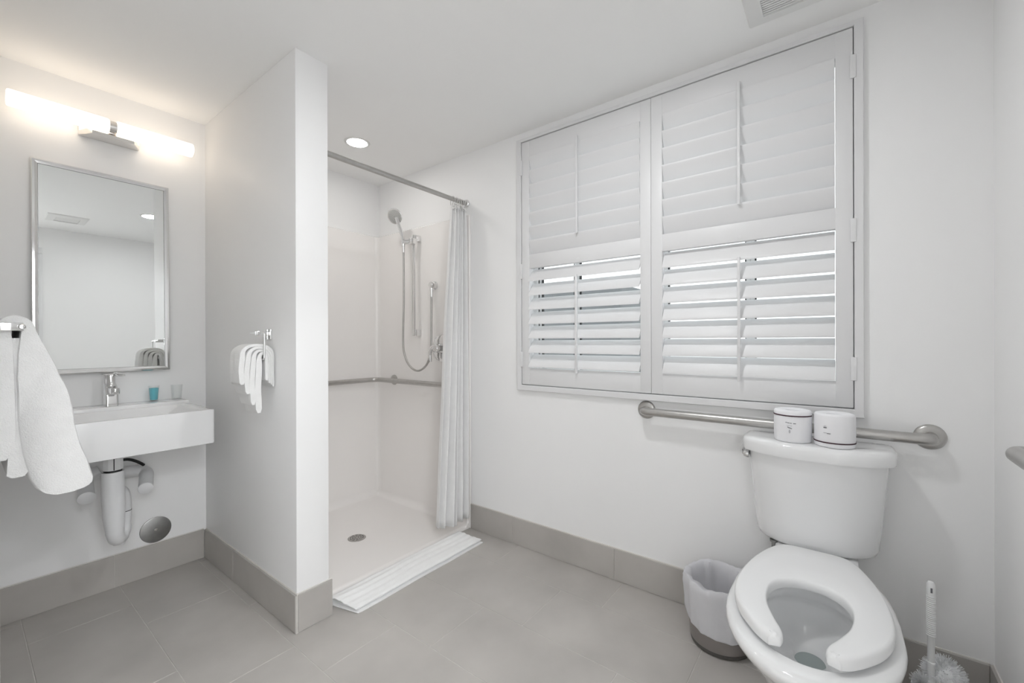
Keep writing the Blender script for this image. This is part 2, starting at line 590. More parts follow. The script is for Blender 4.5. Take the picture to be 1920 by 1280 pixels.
def leaf(y0, y1, label, rod_y, low_ang, hinge_y, side):
    t = thing('shutter_leaf', label, 'shutter', (LXC, (y0 + y1) / 2, Z_BOT), 'plantation shutter leaves')
    S = .050
    for a, b in ((y0, y0 + S), (y1 - S, y1)):
        G().box(LX0, LX1, a, b, Z_BOT, Z_TOP, bev=.0025).obj('stile', M['shutter'], t)
    for z0, z1, nm in ((Z_T1, Z_TOP, 'top_rail'), (Z_M0, Z_M1, 'middle_rail'), (Z_BOT, Z_B1, 'bottom_rail')):
        g = G().box(LX0 + .001, LX1 - .001, y0 + S - .001, y1 - S + .001, z0, z1, bev=.0012)
        g.obj(nm, M['shutter'], t)
    # little notch block that holds the tilt rod in the middle rail
    G().lathe([(.0001, 0), (.0075, 0), (.0085, .001), (.0085, .0016), (.006, .0022)], (LX0 + .001, rod_y, Z_M0 + .016), (-1, 0, 0), 16).obj('rod_catch', M['shutter'], t)
    a, b = y0 + S + .0012, y1 - S - .0012
    p = (Z_M1 - Z_T1) / -7
    for k in range(7):
        louver(t, a, b, Z_T1 - (Z_T1 - Z_M1) / 7 * (k + .5), -24)
        louver(t, a, b, Z_M0 - (Z_M0 - Z_B1) / 7 * (k + .5), low_ang)
    for z0, z1, an, s in ((1.683, 2.172, -24, 1), (.979, 1.476, low_ang, -1)):
        rx = LXC - .043 * math.sin(R(abs(an))) - .010
        rr = G().box(rx - .0055, rx + .0055, rod_y - .0055, rod_y + .0055, z0, z1, bev=.0022)
        ro = rr.obj('tilt_rod', M['shutter'], t)
    for zc in (2.098, 1.527, 1.043):
        G().box(FX - .0035, FX + .004, hinge_y - .0085, hinge_y + .0085, zc - .041, zc + .041, bev=.0018).obj('hinge', M['shutter'], t)
    return t
leaf(.6757, 1.3960, 'white louvered shutter leaf beside the shower curtain, dark lines between its lower slats', 1.046, 37, 1.3985, 1)
leaf(-.0380, .6749, 'white louvered shutter leaf above the toilet tank, lower slats almost shut', .318, 28.5, -.0385, -1)

# exterior seen through the slats
tag(G().box(6.2, 8.2, 2.65, 9.5, -.4, 2.02, bev=.03).obj('garden_wall', M['ext'], ang=0), 'dark grey outdoor wall seen between the lower shutter slats', 'wall')
struct(G().box(-30, 40, -40, 40, -.5, -.4).obj('yard_ground', M['extg'], ang=0))

# ================================================================== CEILING LIGHTS
def downlight(x, y, label, r=.056, mat='lens', H=H):
    t = thing('recessed_light', label, 'ceiling light', (x, y, H), 'recessed ceiling lights')
    G().lathe([(r, -.004), (r + .004, -.005), (r + .012, -.004), (r + .016, -.0005), (r + .016, 0), (r, 0)], (x, y, H), n=40, caps=(False, False)).obj('trim_ring', M['whitemetal'], t)
    G().lathe([(.0001, -.0035), (r * .7, -.0035), (r + .001, -.003)], (x, y, H), n=40, caps=(False, False)).obj('lens', M[mat], t)
    return t
downlight(1.43, 2.225, 'round recessed ceiling light inside the shower stall', mat='lens2')
for hx_, wh in ((-.7, 'by the left hall wall'), (0, 'in the middle of the hall'), (.7, 'by the right hall wall')):
    downlight(hx_, -1.55, 'unseen added fill light ' + wh + ' behind the added doorway', r=.16, mat='hall', H=2.45)['group'] = 'added hall fill lights'  # added out of view to light the room through the doorway
downlight(1.035, .66, 'round recessed ceiling light over the open floor, seen in the mirror')
# ------------------------------------------------------------------ ceiling vents
def vent(x0, x1, y0, y1, label, ax):
    t = thing('ceiling_vent', label, 'vent', ((x0 + x1) / 2, (y0 + y1) / 2, H), None)
    b, zf = .052, H - .012
    g = G()
    o = [(x0, y0), (x1, y0), (x1, y1), (x0, y1)]
    i = [(x0 + b, y0 + b), (x1 - b, y0 + b), (x1 - b, y1 - b), (x0 + b, y1 - b)]
    e = .006
    m = [(x0 + e, y0 + e), (x1 - e, y0 + e), (x1 - e, y1 - e), (x0 + e, y1 - e)]
    g.loft([[(p[0], p[1], H) for p in o], [(p[0], p[1], H - .008) for p in m], [(p[0], p[1], zf - .004) for p in i], [(p[0], p[1], H - .001) for p in i]], False, False)
    g.obj('frame', M['whitemetal'], t, ang=25)
    G().box(x0 + b, x1 - b, y0 + b, y1 - b, H - .0012, H - .0002).obj('backing', M['dark'], t, ang=0)
    n = 18
    for k in range(n):
        if ax == 'y':
            c = x0 + b + (x1 - x0 - 2 * b) * (k + .5) / n
            G().box(c - .0033, c + .0033, y0 + b, y1 - b, H - .011, H - .002).obj('slat', M['whitemetal'], t, ang=0)
        else:
            c = y0 + b + (y1 - y0 - 2 * b) * (k + .5) / n
            G().box(x0 + b, x1 - b, c - .0033, c + .0033, H - .011, H - .002).obj('slat', M['whitemetal'], t, ang=0)
    return t
vent(1.486, 1.796, -.048, .264, 'square white ceiling exhaust grille beside the shutters', 'y')
vent(.47, .72, -.02, .23, 'square white ceiling air vent seen in the mirror', 'x')

# ================================================================== VANITY LIGHT
t = thing('vanity_light', 'two lit white glass tubes on a nickel bracket above the mirror', 'wall light', (.4335, YM, 2.06))
G().box(.339, .546, YM - .022, YM, 2.064, 2.155, bev=.003).obj('backplate', M['nickel'], t)
def frust(a, b):
    return G().loft([a, b])
g = G()
r0 = [(.339, YM - .020, 2.064), (.546, YM - .020, 2.064), (.546, YM - .020, 2.080), (.339, YM - .020, 2.080)]
r1 = [(.357, 2.628, 2.0585), (.528, 2.628, 2.0585), (.528, 2.628, 2.083), (.357, 2.628, 2.083)]
r2 = [(.372, 2.598, 2.0605), (.513, 2.598, 2.0605), (.513, 2.598, 2.074), (.372, 2.598, 2.074)]
g.loft([r0, r1, r2])
g.obj('trough', M['nickel'], t, ang=20)
TYC, TZC, TR = 2.605, 2.111, .0325
G().box(.425, .455, TYC - .004, YM - .02, 2.080, 2.135, bev=.004).obj('connector', M['nickel'], t)
G().lathe([(.027, -.018), (.027, .018)], (.4395, TYC, TZC), (1, 0, 0), 28).obj('centre_collar', M['nickel'], t)
for a, b in ((.128, .4275), (.4515, .740)):
    L = b - a
    G().lathe([(.0001, 0), (TR - .006, 0), (TR - .002, .0015), (TR, .006), (TR, L - .006), (TR - .002, L - .0015), (TR - .008, L + .001), (.0001, L + .003)], (a, TYC, TZC), (1, 0, 0), 36).obj('glass_tube', M['opal'], t)

# ================================================================== MIRROR
MX0, MX1, MZ0, MZ1 = .197, .659, 1.006, 1.916
TILT = .019
def lean(x, y, z):
    return (x, y + TILT * (z - MZ1), z)
t = thing('wall_mirror', 'tall rectangular mirror in a slim silver frame above the sink', 'mirror', (.428, YM, MZ0))
fw = .019
my0, my1 = YM - .0195, YM - .001
o = [(MX0, MZ0), (MX1, MZ0), (MX1, MZ1), (MX0, MZ1)]
i_ = [(MX0 + fw, MZ0 + fw), (MX1 - fw, MZ0 + fw), (MX1 - fw, MZ1 - fw), (MX0 + fw, MZ1 - fw)]
for k in range(4):
    k2 = (k + 1) % 4
    g = G()
    def rr_(y, e1, e2):
        pts = []
        for (oo, ii, s) in ((o[k], i_[k], 0), (o[k2], i_[k2], 0), (o[k2], i_[k2], 1), (o[k], i_[k], 1)):
            f = e2 if s else e1
            pts.append((oo[0] + (ii[0] - oo[0]) * f, y, oo[1] + (ii[1] - oo[1]) * f))
        return pts
    g.loft([rr_(my1, 0, 1), rr_(my0 + .003, 0, 1), rr_(my0, .18, .55), rr_(my0 + .003, .2, 1)][0:3])
    g.shift(lean)
    g.obj('frame_member', M['chrome'], t, ang=15)
g = G().box(MX0 + fw - .002, MX1 - fw + .002, my0 + .005, my0 + .009, MZ0 + fw - .002, MZ1 - fw + .002)
g.shift(lean)
g.obj('mirror_glass', M['mirror'], t, ang=0)
g = G()
for a, b, c, d in ((MX0 + fw, MX1 - fw, MZ1 - fw - .002, MZ1 - fw), (MX0 + fw, MX1 - fw, MZ0 + fw, MZ0 + fw + .002), (MX0 + fw, MX0 + fw + .002, MZ0 + fw, MZ1 - fw), (MX1 - fw - .002, MX1 - fw, MZ0 + fw, MZ1 - fw)):
    g.box(a, b, my0 + .0035, my0 + .006, c, d)
g.shift(lean)
g.obj('inner_bead', M['darksteel'], t, ang=0)

# ================================================================== SINK
SX0, SX1, SY0, SZ1, SZ0 = .142, .714, 2.225, .842, .690
t = thing('wall_sink', 'white rectangular wall-hung basin under the mirror', 'sink', (.428, YM, SZ0))
g = G()
rings = []
rings.append(rrect(SX0 + .006, SX1 - .006, SY0 + .006, YM, .010, SZ0))
rings.append(rrect(SX0 + .0015, SX1 - .0015, SY0 + .0015, YM, .012, SZ0 + .002))
rings.append(rrect(SX0, SX1, SY0, YM, .013, SZ0 + .007))
rings.append(rrect(SX0, SX1, SY0, YM, .013, SZ1 - .006))
rings.append(rrect(SX0 + .0015, SX1 - .0015, SY0 + .0015, YM, .012, SZ1 - .0015))
rings.append(rrect(SX0 + .005, SX1 - .005, SY0 + .005, YM, .011, SZ1))
bx0, bx1, by0, by1 = .185, .664, 2.248, 2.545
rings.append(rrect(bx0 - .006, bx1 + .006, by0 - .006, by1 + .006, .012, SZ1))
rings.append(rrect(bx0 - .001, bx1 + .001, by0 - .001, by1 + .001, .010, SZ1 - .0025))
rings.append(rrect(bx0 + .004, bx1 - .008, by0 + .003, by1 - .004, .010, SZ1 - .012))
rings.append(rrect(bx0 + .08, bx1 - .125, by0 + .03, by1 - .06, .02, SZ1 - .082))
rings.append(rrect(bx0 + .10, bx1 - .145, by0 + .05, by1 - .08, .02, SZ1 - .092))
g.loft(rings)
g.obj('basin', M['porc'], t, ang=40)
G().box(SX0 + .004, SX1 - .004, 2.552, YM, SZ1 - .02, .857, bev=.005, seg=3).obj('back_ledge', M['porc'], t)
G().lathe([(.0001, 0), (.018, 0), (.021, .002), (.022, .004)], (.415, 2.38, .7505), n=24).obj('drain_flange', M['chrome'], t)
LZ = .857
# faucet
t = thing('faucet', 'square chrome single-lever basin faucet', 'faucet', (.430, 2.60, LZ))
G().loft([rrect(.4085, .4515, 2.570, 2.635, .006, LZ), rrect(.409, .451, 2.571, 2.634, .006, LZ + .045),
          rrect(.410, .450, 2.585, 2.634, .006, LZ + .088), rrect(.411, .449, 2.600, 2.634, .006, LZ + .10)]).obj('body', M['chrome'], t)
G().loft([rrect(.411, .449, 2.610, 2.634, .005, LZ + .098), rrect(.411, .449, 2.610, 2.634, .005, LZ + .139)]).obj('back_plate', M['chrome'], t)
g = G()
g.lathe([(.0001, 0), (.019, .0), (.0195, .004), (.0165, .012), (.0155, .03), (.0165, .045), (.016, .05), (.0001, .05)], (.430, 2.596, LZ + .087), (0, .12, 1), 28)
g.obj('valve_barrel', M['chrome'], t)
g = G()
g.loft([[(x, 2.60, z) for x, z in ((.414, .912), (.446, .912), (.446, .94), (.414, .94))],
        [(x, 2.535, z) for x, z in ((.416, .918), (.446, .918), (.446, .941), (.416, .941))]])
g.obj('spout', M['chrome'], t)
G().lathe([(.0001, -.001), (.0135, 0), (.0155, .003), (.0155, .024), (.0140, .027), (.0001, .028)], (.433, 2.530, .914), n=24).obj('aerator', M['chrome'], t)
g = G()
g.loft([rrect(.405, .456, 2.590, 2.640, .008, LZ + .1385), rrect(.403, .458, 2.588, 2.642, .008, LZ + .142), rrect(.404, .457, 2.589, 2.641, .008, LZ + .1455)])
g.tube([(.446, 2.600, LZ + .143), (.452, 2.575, LZ + .1425), (.458, 2.545, LZ + .1405), (.462, 2.525, LZ + .139)], [.010, .010, .0085, .005], 14)
g.shift(lambda x, y, z: (x, y, z if z < LZ + .1385 else LZ + .142 + (z - LZ - .142) * .8))
g.obj('lever', M['chrome'], t)

# tumblers on the ledge
def tumbler(x, y, r0, r1, h, label, fill):
    t = thing('tumbler', label, 'glass', (x, y, LZ))
    th = .0018
    G().lathe([(.0001, .0), (r0, 0), (r0 + .0005, .002), (r1, h), (r1 - th, h), (r0 - th + .0005, .006), (.0001, .006)], (x, y, LZ), n=28).obj('glass_wall', M['clear'], t)
    if fill:
        hf = h * .86
        rf = r0 + (r1 - r0) * hf / h
        G().lathe([(.0001, .0065), (r0 - th - .0002, .0065), (rf - th - .0004, hf), (.0001, hf)], (x, y, LZ), n=28).obj('blue_liquid', M['blue'], t)
    return t
tumbler(.592, 2.645, .0165, .0215, .074, 'small tumbler of blue liquid on the basin ledge', True)
tumbler(.682, 2.645, .0195, .0245, .072, 'small empty clear tumbler on the basin ledge', False)

# ------------------------------------------------------------------ plumbing under the basin
t = thing('sink_drain_trap', 'white covered drain trap hanging under the basin', 'pipe', (.415, 2.46, .28))
TX, TY = .412, 2.455
g = G()
g.lathe([(.0001, 0), (.032, 0), (.033, .003), (.033, .084), (.0001, .084)], (TX, TY, .602), n=10)
g.obj('tailpiece_nut', M['pvc'], t, ang=30)
G().box(TX - .0035, TX - .0005, TY - .0345, TY - .031, .604, .688).obj('slit', M['rubber'], t, ang=0)
G().lathe([(.0001, 0), (.030, 0), (.030, .02), (.0001, .02)], (TX, TY, .588), n=20).obj('rubber_gasket', M['rubber'], t)
g = G()
g.tube([(TX, TY, .594), (TX, TY, .55), (TX + .001, TY, .48), (TX + .003, TY + .002, .40), (TX + .006, TY + .006, .345)], [.0365, .0375, .0385, .036, .031], 28)
g.obj('trap_cover', M['pvc'], t)
pth = spline([(TX + .006, TY + .006, .352), (TX + .008, TY + .010, .322), (TX + .016, TY + .022, .298), (TX + .030, TY + .045, .292), (TX + .045, TY + .068, .308), (TX + .052, TY + .080, .345), (TX + .053, TY + .083, .40), (TX + .052, TY + .083, .445), (TX + .048, TY + .095, .472), (TX + .038, TY + .13, .482), (TX + .03, YM, .484)], 4)
n_ = len(pth)
G().tube(pth, [.031 if k < 4 else (.029 if k < 14 else .0225 if k > 18 else .026) for k in range(n_)], 22).obj('trap_bend', M['pvc'], t)
G().lathe([(.0238, -.0012), (.0238, .0012)], (TX + .053, TY + .083, .392), n=22).obj('seam_ring', M['rubber'], t)
G().lathe([(.0001, 0), (.018, 0), (.022, .006), (.022, .01), (.0001, .01)], (TX + .024, TY + .036, .262), (.12, .2, 1), 22).obj('cleanout_cap', M['pvc'], t)
# covered stop valves
t = thing('supply_cover', 'white covered supply stop with an elbow beside the trap', 'pipe', (.53, YM, .50), 'covered supply stops')
G().tube(fillet([(.47, 2.64, .540), (.565, 2.645, .528), (.530, 2.50, .484)], .05, 8), .027, 20).obj('elbow_cover', M['pvc'], t)
G().lathe([(.0001, -.002), (.024, -.002), (.0275, 0), (.0275, .004)], (.5285, 2.4925, .4820), (.23, .97, .27), 24).obj('end_cap', M['pvc'], t)
G().tube([(.50, 2.64, .535), (.50, YM - .002, .535)], .018, 16).obj('wall_stub', M['pvc'], t)
t = thing('supply_cover', 'white covered supply stop poking out below the hanging bath towel', 'pipe', (.345, YM, .50), 'covered supply stops')
G().tube(fillet([(.40, 2.64, .565), (.352, 2.645, .545), (.339, 2.51, .493)], .04, 8), .026, 20).obj('elbow_cover', M['pvc'], t)
G().lathe([(.0001, -.002), (.026, -.002), (.0295, 0), (.0295, .005)], (.3385, 2.503, .490), (.09, .93, .35), 24).obj('end_cap', M['pvc'], t)
G().tube([(.375, 2.64, .553), (.375, YM - .002, .553)], .018, 16).obj('wall_stub', M['pvc'], t)
hp = spline([(.428, 2.595, .692), (.430, 2.595, .650), (.440, 2.596, .618), (.462, 2.598, .608), (.490, 2.60, .603), (.515, 2.602, .590), (.536, 2.606, .573), (.546, 2.612, .563)], 6)
o_ = G().tube(hp, .0065, 12).obj('water_hose', M['rubber'])
tag(o_, 'black braided water hose arcing below the basin', 'hose')

# cleanout plate on the wall
t = thing('cleanout_plate', 'round stainless access plate low on the wall', 'plate', (.608, YM, .215))
G().lathe([(.0001, .0055), (.058, .0050), (.0615, .0035), (.0625, .0005), (.0625, 0), (.0001, 0)], (.608, YM, .2155), (0, -1, 0), 48).obj('disc', M['darksteel'], t)
G().lathe([(.0001, .0078), (.005, .0075), (.0075, .005), (.0075, .0045)], (.608, YM, .2155), (0, -1, 0), 20).obj('screw', M['chrome'], t)
tag(G().box(.583, .617, YM - .0035, YM, .1535, .1555).obj('putty_chip', M['caulk'], None, ang=0), 'small white putty chip under the round access plate', 'putty')

# ================================================================== HAND TOWEL RING
t = thing('towel_ring', 'square open chrome towel ring on the partition', 'towel ring', (XP0, 1.93, 1.174))
G().box(XP0 - .007, XP0, 1.905, 1.950, 1.152, 1.196, bev=.002).obj('wall_plate', M['chrome'], t)
G().box(.765, XP0 - .006, 1.918, 1.937, 1.169, 1.187, bev=.002).obj('post', M['chrome'], t)
g = G()
h_ = .0042
RX = .770
g.tube(fillet([(RX, 1.990, 1.180), (RX, 1.859, 1.180), (RX, 1.859, 1.072), (RX, 1.990, 1.072)], .008, 5), h_, 12)
g.obj('square_ring', M['chrome'], t)

def nested_layer(xr, xw, top, zr, zw, tr, tw, tt, y0, y1, seed, ny=14):
    """inverted-U slab over the ring: room side centre xr, wall side centre xw"""
    pts = []     # (x, z, half thickness)
    n1 = 12
    for k in range(n1):
        u = k / n1
        pts.append((xr - .004 * math.sin(u * math.pi), zr + (top - .045 - zr) * u, tr / 2))
    na = 14
    xc, rw = (xr + xw) / 2, (xw - xr) / 2
    for k in range(na + 1):
        a = math.pi * (1 - k / na)
        ca, sa = math.cos(a), math.sin(a)
        pts.append((xc + rw * math.copysign(abs(ca) ** .8, ca), top - .045 + .045 * sa ** .8, (tr + (tt - tr) * sa) / 2 if k < na / 2 else (tw + (tt - tw) * sa) / 2))
    for k in range(1, n1 + 1):
        u = k / n1
        pts.append((xw, top - .045 + (zw - top + .045) * u, tw / 2))
    P = [Vector((p[0], 0, p[1])) for p in pts]
    N = []
    for i in range(len(P)):
        d = (P[min(i + 1, len(P) - 1)] - P[max(i - 1, 0)]).normalized()
        N.append(Vector((-d.z, 0, d.x)))
    rings = []
    for j in range(ny + 1):
        v = j / ny
        e = min(v, 1 - v) * ny
        sc = {0: .35, 1: .85}.get(int(round(e)), 1.0)
        y = y0 + (y1 - y0) * (0 if j == 0 else 1 if j == ny else (.012 + .976 * (j - 1) / (ny - 2)))
        up, dn = [], []
        for i, p in enumerate(P):
            h = pts[i][2] * sc
            if i == 0 or i == len(P) - 1:
                h *= .5
            wob = .0022 * nz(p.x + seed, y * 2, p.z, 18)
            q = p + Vector((0, y, 0))
            up.append(tuple(q + N[i] * (h + wob)))
            dn.append(tuple(q - N[i] * (h - wob)))
        rings.append(up + dn[::-1])
    return G().loft(rings)
t = thing('hand_towel', 'folded white hand towel draped over the square towel ring', 'towel', (.755, 1.93, .86))
lay = [  # xr, xw, top, zr, zw, tr, tw, tt, y0, y1
    (.7540, .7825, 1.096, .855, .985, .0265, .0130, .013, 1.866, 1.985),
    (.7325, .7925, 1.107, .890, .973, .0215, .0105, .012, 1.866, 1.980),
    (.7130, .8010, 1.118, .935, .966, .0215, .0095, .012, 1.867, 1.972),
    (.6935, .8090, 1.128, .974, .957, .0225, .0085, .012, 1.868, 1.965)]
for k, L in enumerate(lay):
    nested_layer(*L, seed=k * 3.1).obj('towel_fold', M['towel'], t, ang=60)

# ================================================================== BATH TOWEL ON BAR (left wall)
t = thing('towel_bar', 'square white metal towel bar on the left wall', 'towel bar', (XL, 2.05, 1.187))
BX, BZ = .112, 1.187
for yy in (1.842, 2.335):
    G().box(XL, BX + .010, yy - .007, yy + .007, BZ - .0115, BZ + .0115, bev=.002).obj('bracket', M['chrome'], t)
    G().lathe([(.0001, .0075), (.005, .0070), (.0078, .004), (.0085, 0), (.0085, -.004)], (BX + .006, yy - .007 if yy < 2 else yy + .007, BZ), (0, -1 if yy < 2 else 1, 0), 20).obj('end_knob', M['chrome'], t)
G().tube([(BX, 1.846, BZ), (BX, 2.33, BZ)], .0085, 16).obj('bar', M['chrome'], t)

t = thing('bath_towel', 'thick white bath towel hung over the towel bar', 'towel', (.15, 2.0, .70))
# section in xz at each y; path: wall-side bottom -> over the bar -> room-side bottom
def towel_ring(v, y):
    """v 0 near end .. 1 far end"""
    fl = 1 - .55 * v                        # flare of the room side fades with distance
    cen, hal = [], []
    # wall side (x, z, half)
    zl = .812 + .01 * v
    n1 = 20
    for k in range(n1):
        u = k / n1
        z = zl + (1.165 - zl) * u
        cen.append((.0845 - .001 * u, z))
        hal.append(lin([0, .02, .06, .14, .3, .6, .93, 1], [.006, .014, .021, .0255, .0245, .0225, .0215, .016], u))
    na = 14
    for k in range(na + 1):
        a = math.pi * (1 - k / na)
        cen.append((.109 + .0245 * math.cos(a), 1.178 + .028 * math.sin(a)))
        hal.append(.0152)
    n2 = 30
    zr = .688 + .012 * v
    for k in range(1, n2 + 1):
        u = 1 - (1 - k / n2) ** 1.6
        z = 1.165 + (zr - 1.165) * u
        right = lin([0, .08, .17, .33, .49, .66, .83, .93, .965, .985, 1], [.151, .170, .187, .213, .228, .241, .257, .269, .266, .252, .215], u)
        left = lin([0, .08, .24, .4, .5, .69, .8, .88, .95, .985, 1], [.118, .112, .1085, .1085, .110, .118, .125, .132, .145, .163, .185], u)
        right = .149 + (right - .149) * fl
        left = .118 + (left - .118) * (fl * .6 + .4)
        cen.append(((right + left) / 2, z))
        hal.append(max((right - left) / 2, .006))
    return cen, hal
rings = []
NY = 26
for j in range(NY + 1):
    v = j / NY
    y = 1.856 + (2.19 - 1.856) * v
    e = min(j, NY - j)
    sc = {0: .90, 1: .97}.get(e, 1.0)
    cen, hal = towel_ring(v, y)
    up, dn = [], []
    for i, ((x, z), h) in enumerate(zip(cen, hal)):
        a = Vector(cen[min(i + 1, len(cen) - 1)])
        b = Vector(cen[max(i - 1, 0)])
        d = (a - b).normalized()
        nrm = Vector((-d.y, d.x))
        if i > 38:
            nrm = Vector((1, 0))
        elif i < 16:
            nrm = Vector((-1, 0))
        room = x > .125
        w1 = .006 * nz(x * 3, y * 1.6 + 3, z * 1.0, 6) + .0022 * nz(x, y, z, 34)
        if room and i > 36:
            w1 += .005 * math.sin(z * 26 + y * 17) * lin([.70, .76, .85, 1.1], [0, .6, .7, 0], z)
        hh = h * sc
        up.append((x + nrm.x * (hh + w1), y, z + nrm.y * (hh + w1)))
        dn.append((x - nrm.x * (hh - w1 * .4), y, z - nrm.y * (hh - w1 * .4)))
    ring = up + dn[::-1]
    ring = [(max(p[0], XL + .004), p[1], p[2]) for p in ring]
    rings.append(ring)
G().loft(rings).obj('terry_cloth', M['towel'], t, ang=75)
# inner ply hanging a little lower behind the wall side
g = G()
g.loft([[(x, y, z) for x, z in ((.091, .765), (.1, .757), (.124, .757), (.131, .768), (.127, .86), (.121, 1.05), (.119, 1.155), (.100, 1.155), (.099, 1.05), (.096, .86))] for y in (1.868, 1.92, 2.0, 2.15)])
g.obj('inner_fold', M['towel'], t, ang=75)

# ================================================================== SHOWER
PX0, PX1, PY0, PY1 = XP1 + .0005, XW - .0005, 1.802, YS - .0005
t = thing('shower_stall', 'off-white moulded shower stall with a low pan', 'shower', (1.44, 2.27, 0))
ZS = 1.916
def stall_path(off, r, n=8):
    x0, x1, y1 = XP1 + off, XW - off, YS - off
    pts = [(x0, PY0 - .0), (x0, y1 - r)]
    for k in range(1, n + 1):
        a = R(180 - 90 * k / n)
        pts.append((x0 + r + r * math.cos(a), y1 - r + r * math.sin(a)))
    pts.append((x1 - r, y1))
    for k in range(1, n + 1):
        a = R(90 - 90 * k / n)
        pts.append((x1 - r + r * math.cos(a), y1 - r + r * math.sin(a)))
    pts.append((x1, PY0))
    return pts
inn = stall_path(.016, .040)
inn2 = stall_path(.019, .040)
out_ = stall_path(.0006, .016)
g = G()
rings = []
for z, P in ((.030, inn), (ZS - .004, inn), (ZS, inn2 if False else inn)):
    pass
sec = lambda z, k: [(p[0] + (q[0] - p[0]) * k, p[1] + (q[1] - p[1]) * k, z) for p, q in zip(inn, out_)]
A, B, C_, D = sec(.004, 0), sec(ZS - .005, 0), sec(ZS, .35), sec(ZS, 1)
E_ = sec(.004, 1)
nP = len(A)
h1, h2 = 1 + 4, nP - 2 - 4
for nm, i0, i1 in (('side_panel', 0, h1), ('back_panel', h1, h2), ('side_panel', h2, nP - 1)):
    g = G()
    cut = [r[i0:i1 + 1] for r in (A, B, C_, D, E_, A)]
    g.loft(cut, False, False, closed=False)
    for s_ in (0, -1):
        g.add([r[s_] for r in cut[:5]], [(0, 1, 2, 3, 4)])
    g.obj(nm, M['surround'], t, ang=40)
# pan: height field with coved edges, fall to the drain and a soft front lip
DRX, DRY = 1.411, 2.210
g = G()
NX, NYp = 72, 76
x0, x1, y0, y1 = XP1 + .0162, XW - .0162, PY0, YS - .0162
xs = [x0 + (x1 - x0) * (.5 - .5 * math.cos(math.pi * k / NX)) for k in range(NX + 1)]
ys = [y0 + (y1 - y0) * (.5 - .5 * math.cos(math.pi * k / NYp)) for k in range(NYp + 1)]
def pan_h(x, y):
    d = min(x - x0, x1 - x, y1 - y)
    rc = .042
    h = .022 - .010 * max(0, 1 - math.hypot(x - DRX, y - DRY) / .62)
    if d < rc:
        h += rc - math.sqrt(max(0, rc * rc - (rc - d) ** 2))
    f = y - y0
    if f < .022:
        h -= .0215 - math.sqrt(max(0, .0215 ** 2 - (.022 - f) ** 2)) if f > .0005 else .0215
    return max(h, .0005)
vs_ = [(x, y, pan_h(x, y)) for y in ys for x in xs]
fs = []
W_ = NX + 1
for j in range(NYp):
    for i in range(NX):
        fs.append((j * W_ + i, j * W_ + i + 1, (j + 1) * W_ + i + 1, (j + 1) * W_ + i))
g.add(vs_, fs)
# skirt and base so that the pan is a solid body
bd = [j * W_ for j in range(NYp, -1, -1)] + list(range(1, W_)) + [j * W_ + NX for j in range(1, NYp + 1)] + [NYp * W_ + i for i in range(NX - 1, 0, -1)]
base = len(vs_)
g.v += [(vs_[k][0], vs_[k][1], 0.0002) for k in bd]
nb = len(bd)
for k in range(nb):
    g.f.append((bd[k], bd[(k + 1) % nb], base + (k + 1) % nb, base + k))
g.f.append(tuple(base + k for k in range(nb)))
g.obj('pan', M['surround'], t, ang=50)
# rounded returns where the panel meets the room
for xx, w in ((XW - .0162, .0155), (XP1 + .0007, .0155)):
    G().box(xx, xx + w, PY0 - .010, PY0 + .02, .001, ZS, bev=.006, seg=3).obj('front_flange', M['surround'], t)

t = thing('shower_drain', 'round chrome drain grate in the shower pan', 'drain', (DRX, DRY, .0125))
dz = .0122
G().lathe([(.0001, 0), (.047, 0), (.047, .0006), (.0001, .0006)], (DRX, DRY, dz), n=40).obj('sump', M['dark'], t)
g = G()
NS = 30
radii = [.0001, .009, .0135, .021, .0255, .033, .0375, .043, .050]
for ri in range(len(radii) - 1):
    a, b = radii[ri], radii[ri + 1]
    for s in range(NS):
        if ri in (1, 3, 5) and s % 3 != 0:
            continue
        p0, p1 = 2 * math.pi * s / NS, 2 * math.pi * (s + 1) / NS
        q = [(DRX + r * math.cos(p), DRY + r * math.sin(p)) for r, p in ((a, p0), (b, p0), (b, p1), (a, p1))]
        zt = [dz + (.0034 if r < .045 else .0014) for r in (a, b, b, a)]
        g.add([(x, y, z) for (x, y), z in zip(q, zt)] + [(x, y, z - .0013) for (x, y), z in zip(q, zt)],
              [(0, 1, 2, 3), (4, 7, 6, 5), (0, 4, 5, 1), (1, 5, 6, 2), (2, 6, 7, 3), (3, 7, 4, 0)])
g.obj('grate', M['steel'], t, ang=30)

# grab bar round two shower walls
IX, IY = XW - .016, YS - .016      # inner faces
def flange(c, ax, t, mat=None, r=.040):
    G().lathe([(.0001, .010), (r * .45, .010), (r * .8, .0085), (r * .96, .005), (r, .0015), (r, 0), (.0001, 0)], c, ax, 36).obj('flange', mat or M['steel'], t)
t = thing('shower_grab_bar', 'steel grab bar bending round the shower corner', 'grab bar', (IX, IY, .870))
zg = .870
G().tube(fillet([(1.06, IY - .008, zg), (1.06, IY - .056, zg), (IX - .056, IY - .056, zg), (IX - .056, 1.93, zg), (IX - .008, 1.93, zg)], .075, 8), .0162, 18).obj('rail', M['steel'], t)
flange((1.06, IY, zg), (0, -1, 0), t)
flange((IX, 1.93, zg), (-1, 0, 0), t)
flange((IX, 2.525, zg), (-1, 0, 0), t, r=.036)
G().tube([(IX - .008, 2.525, zg), (IX - .056, 2.525, zg)], .013, 16).obj('support_post', M['steel'], t)

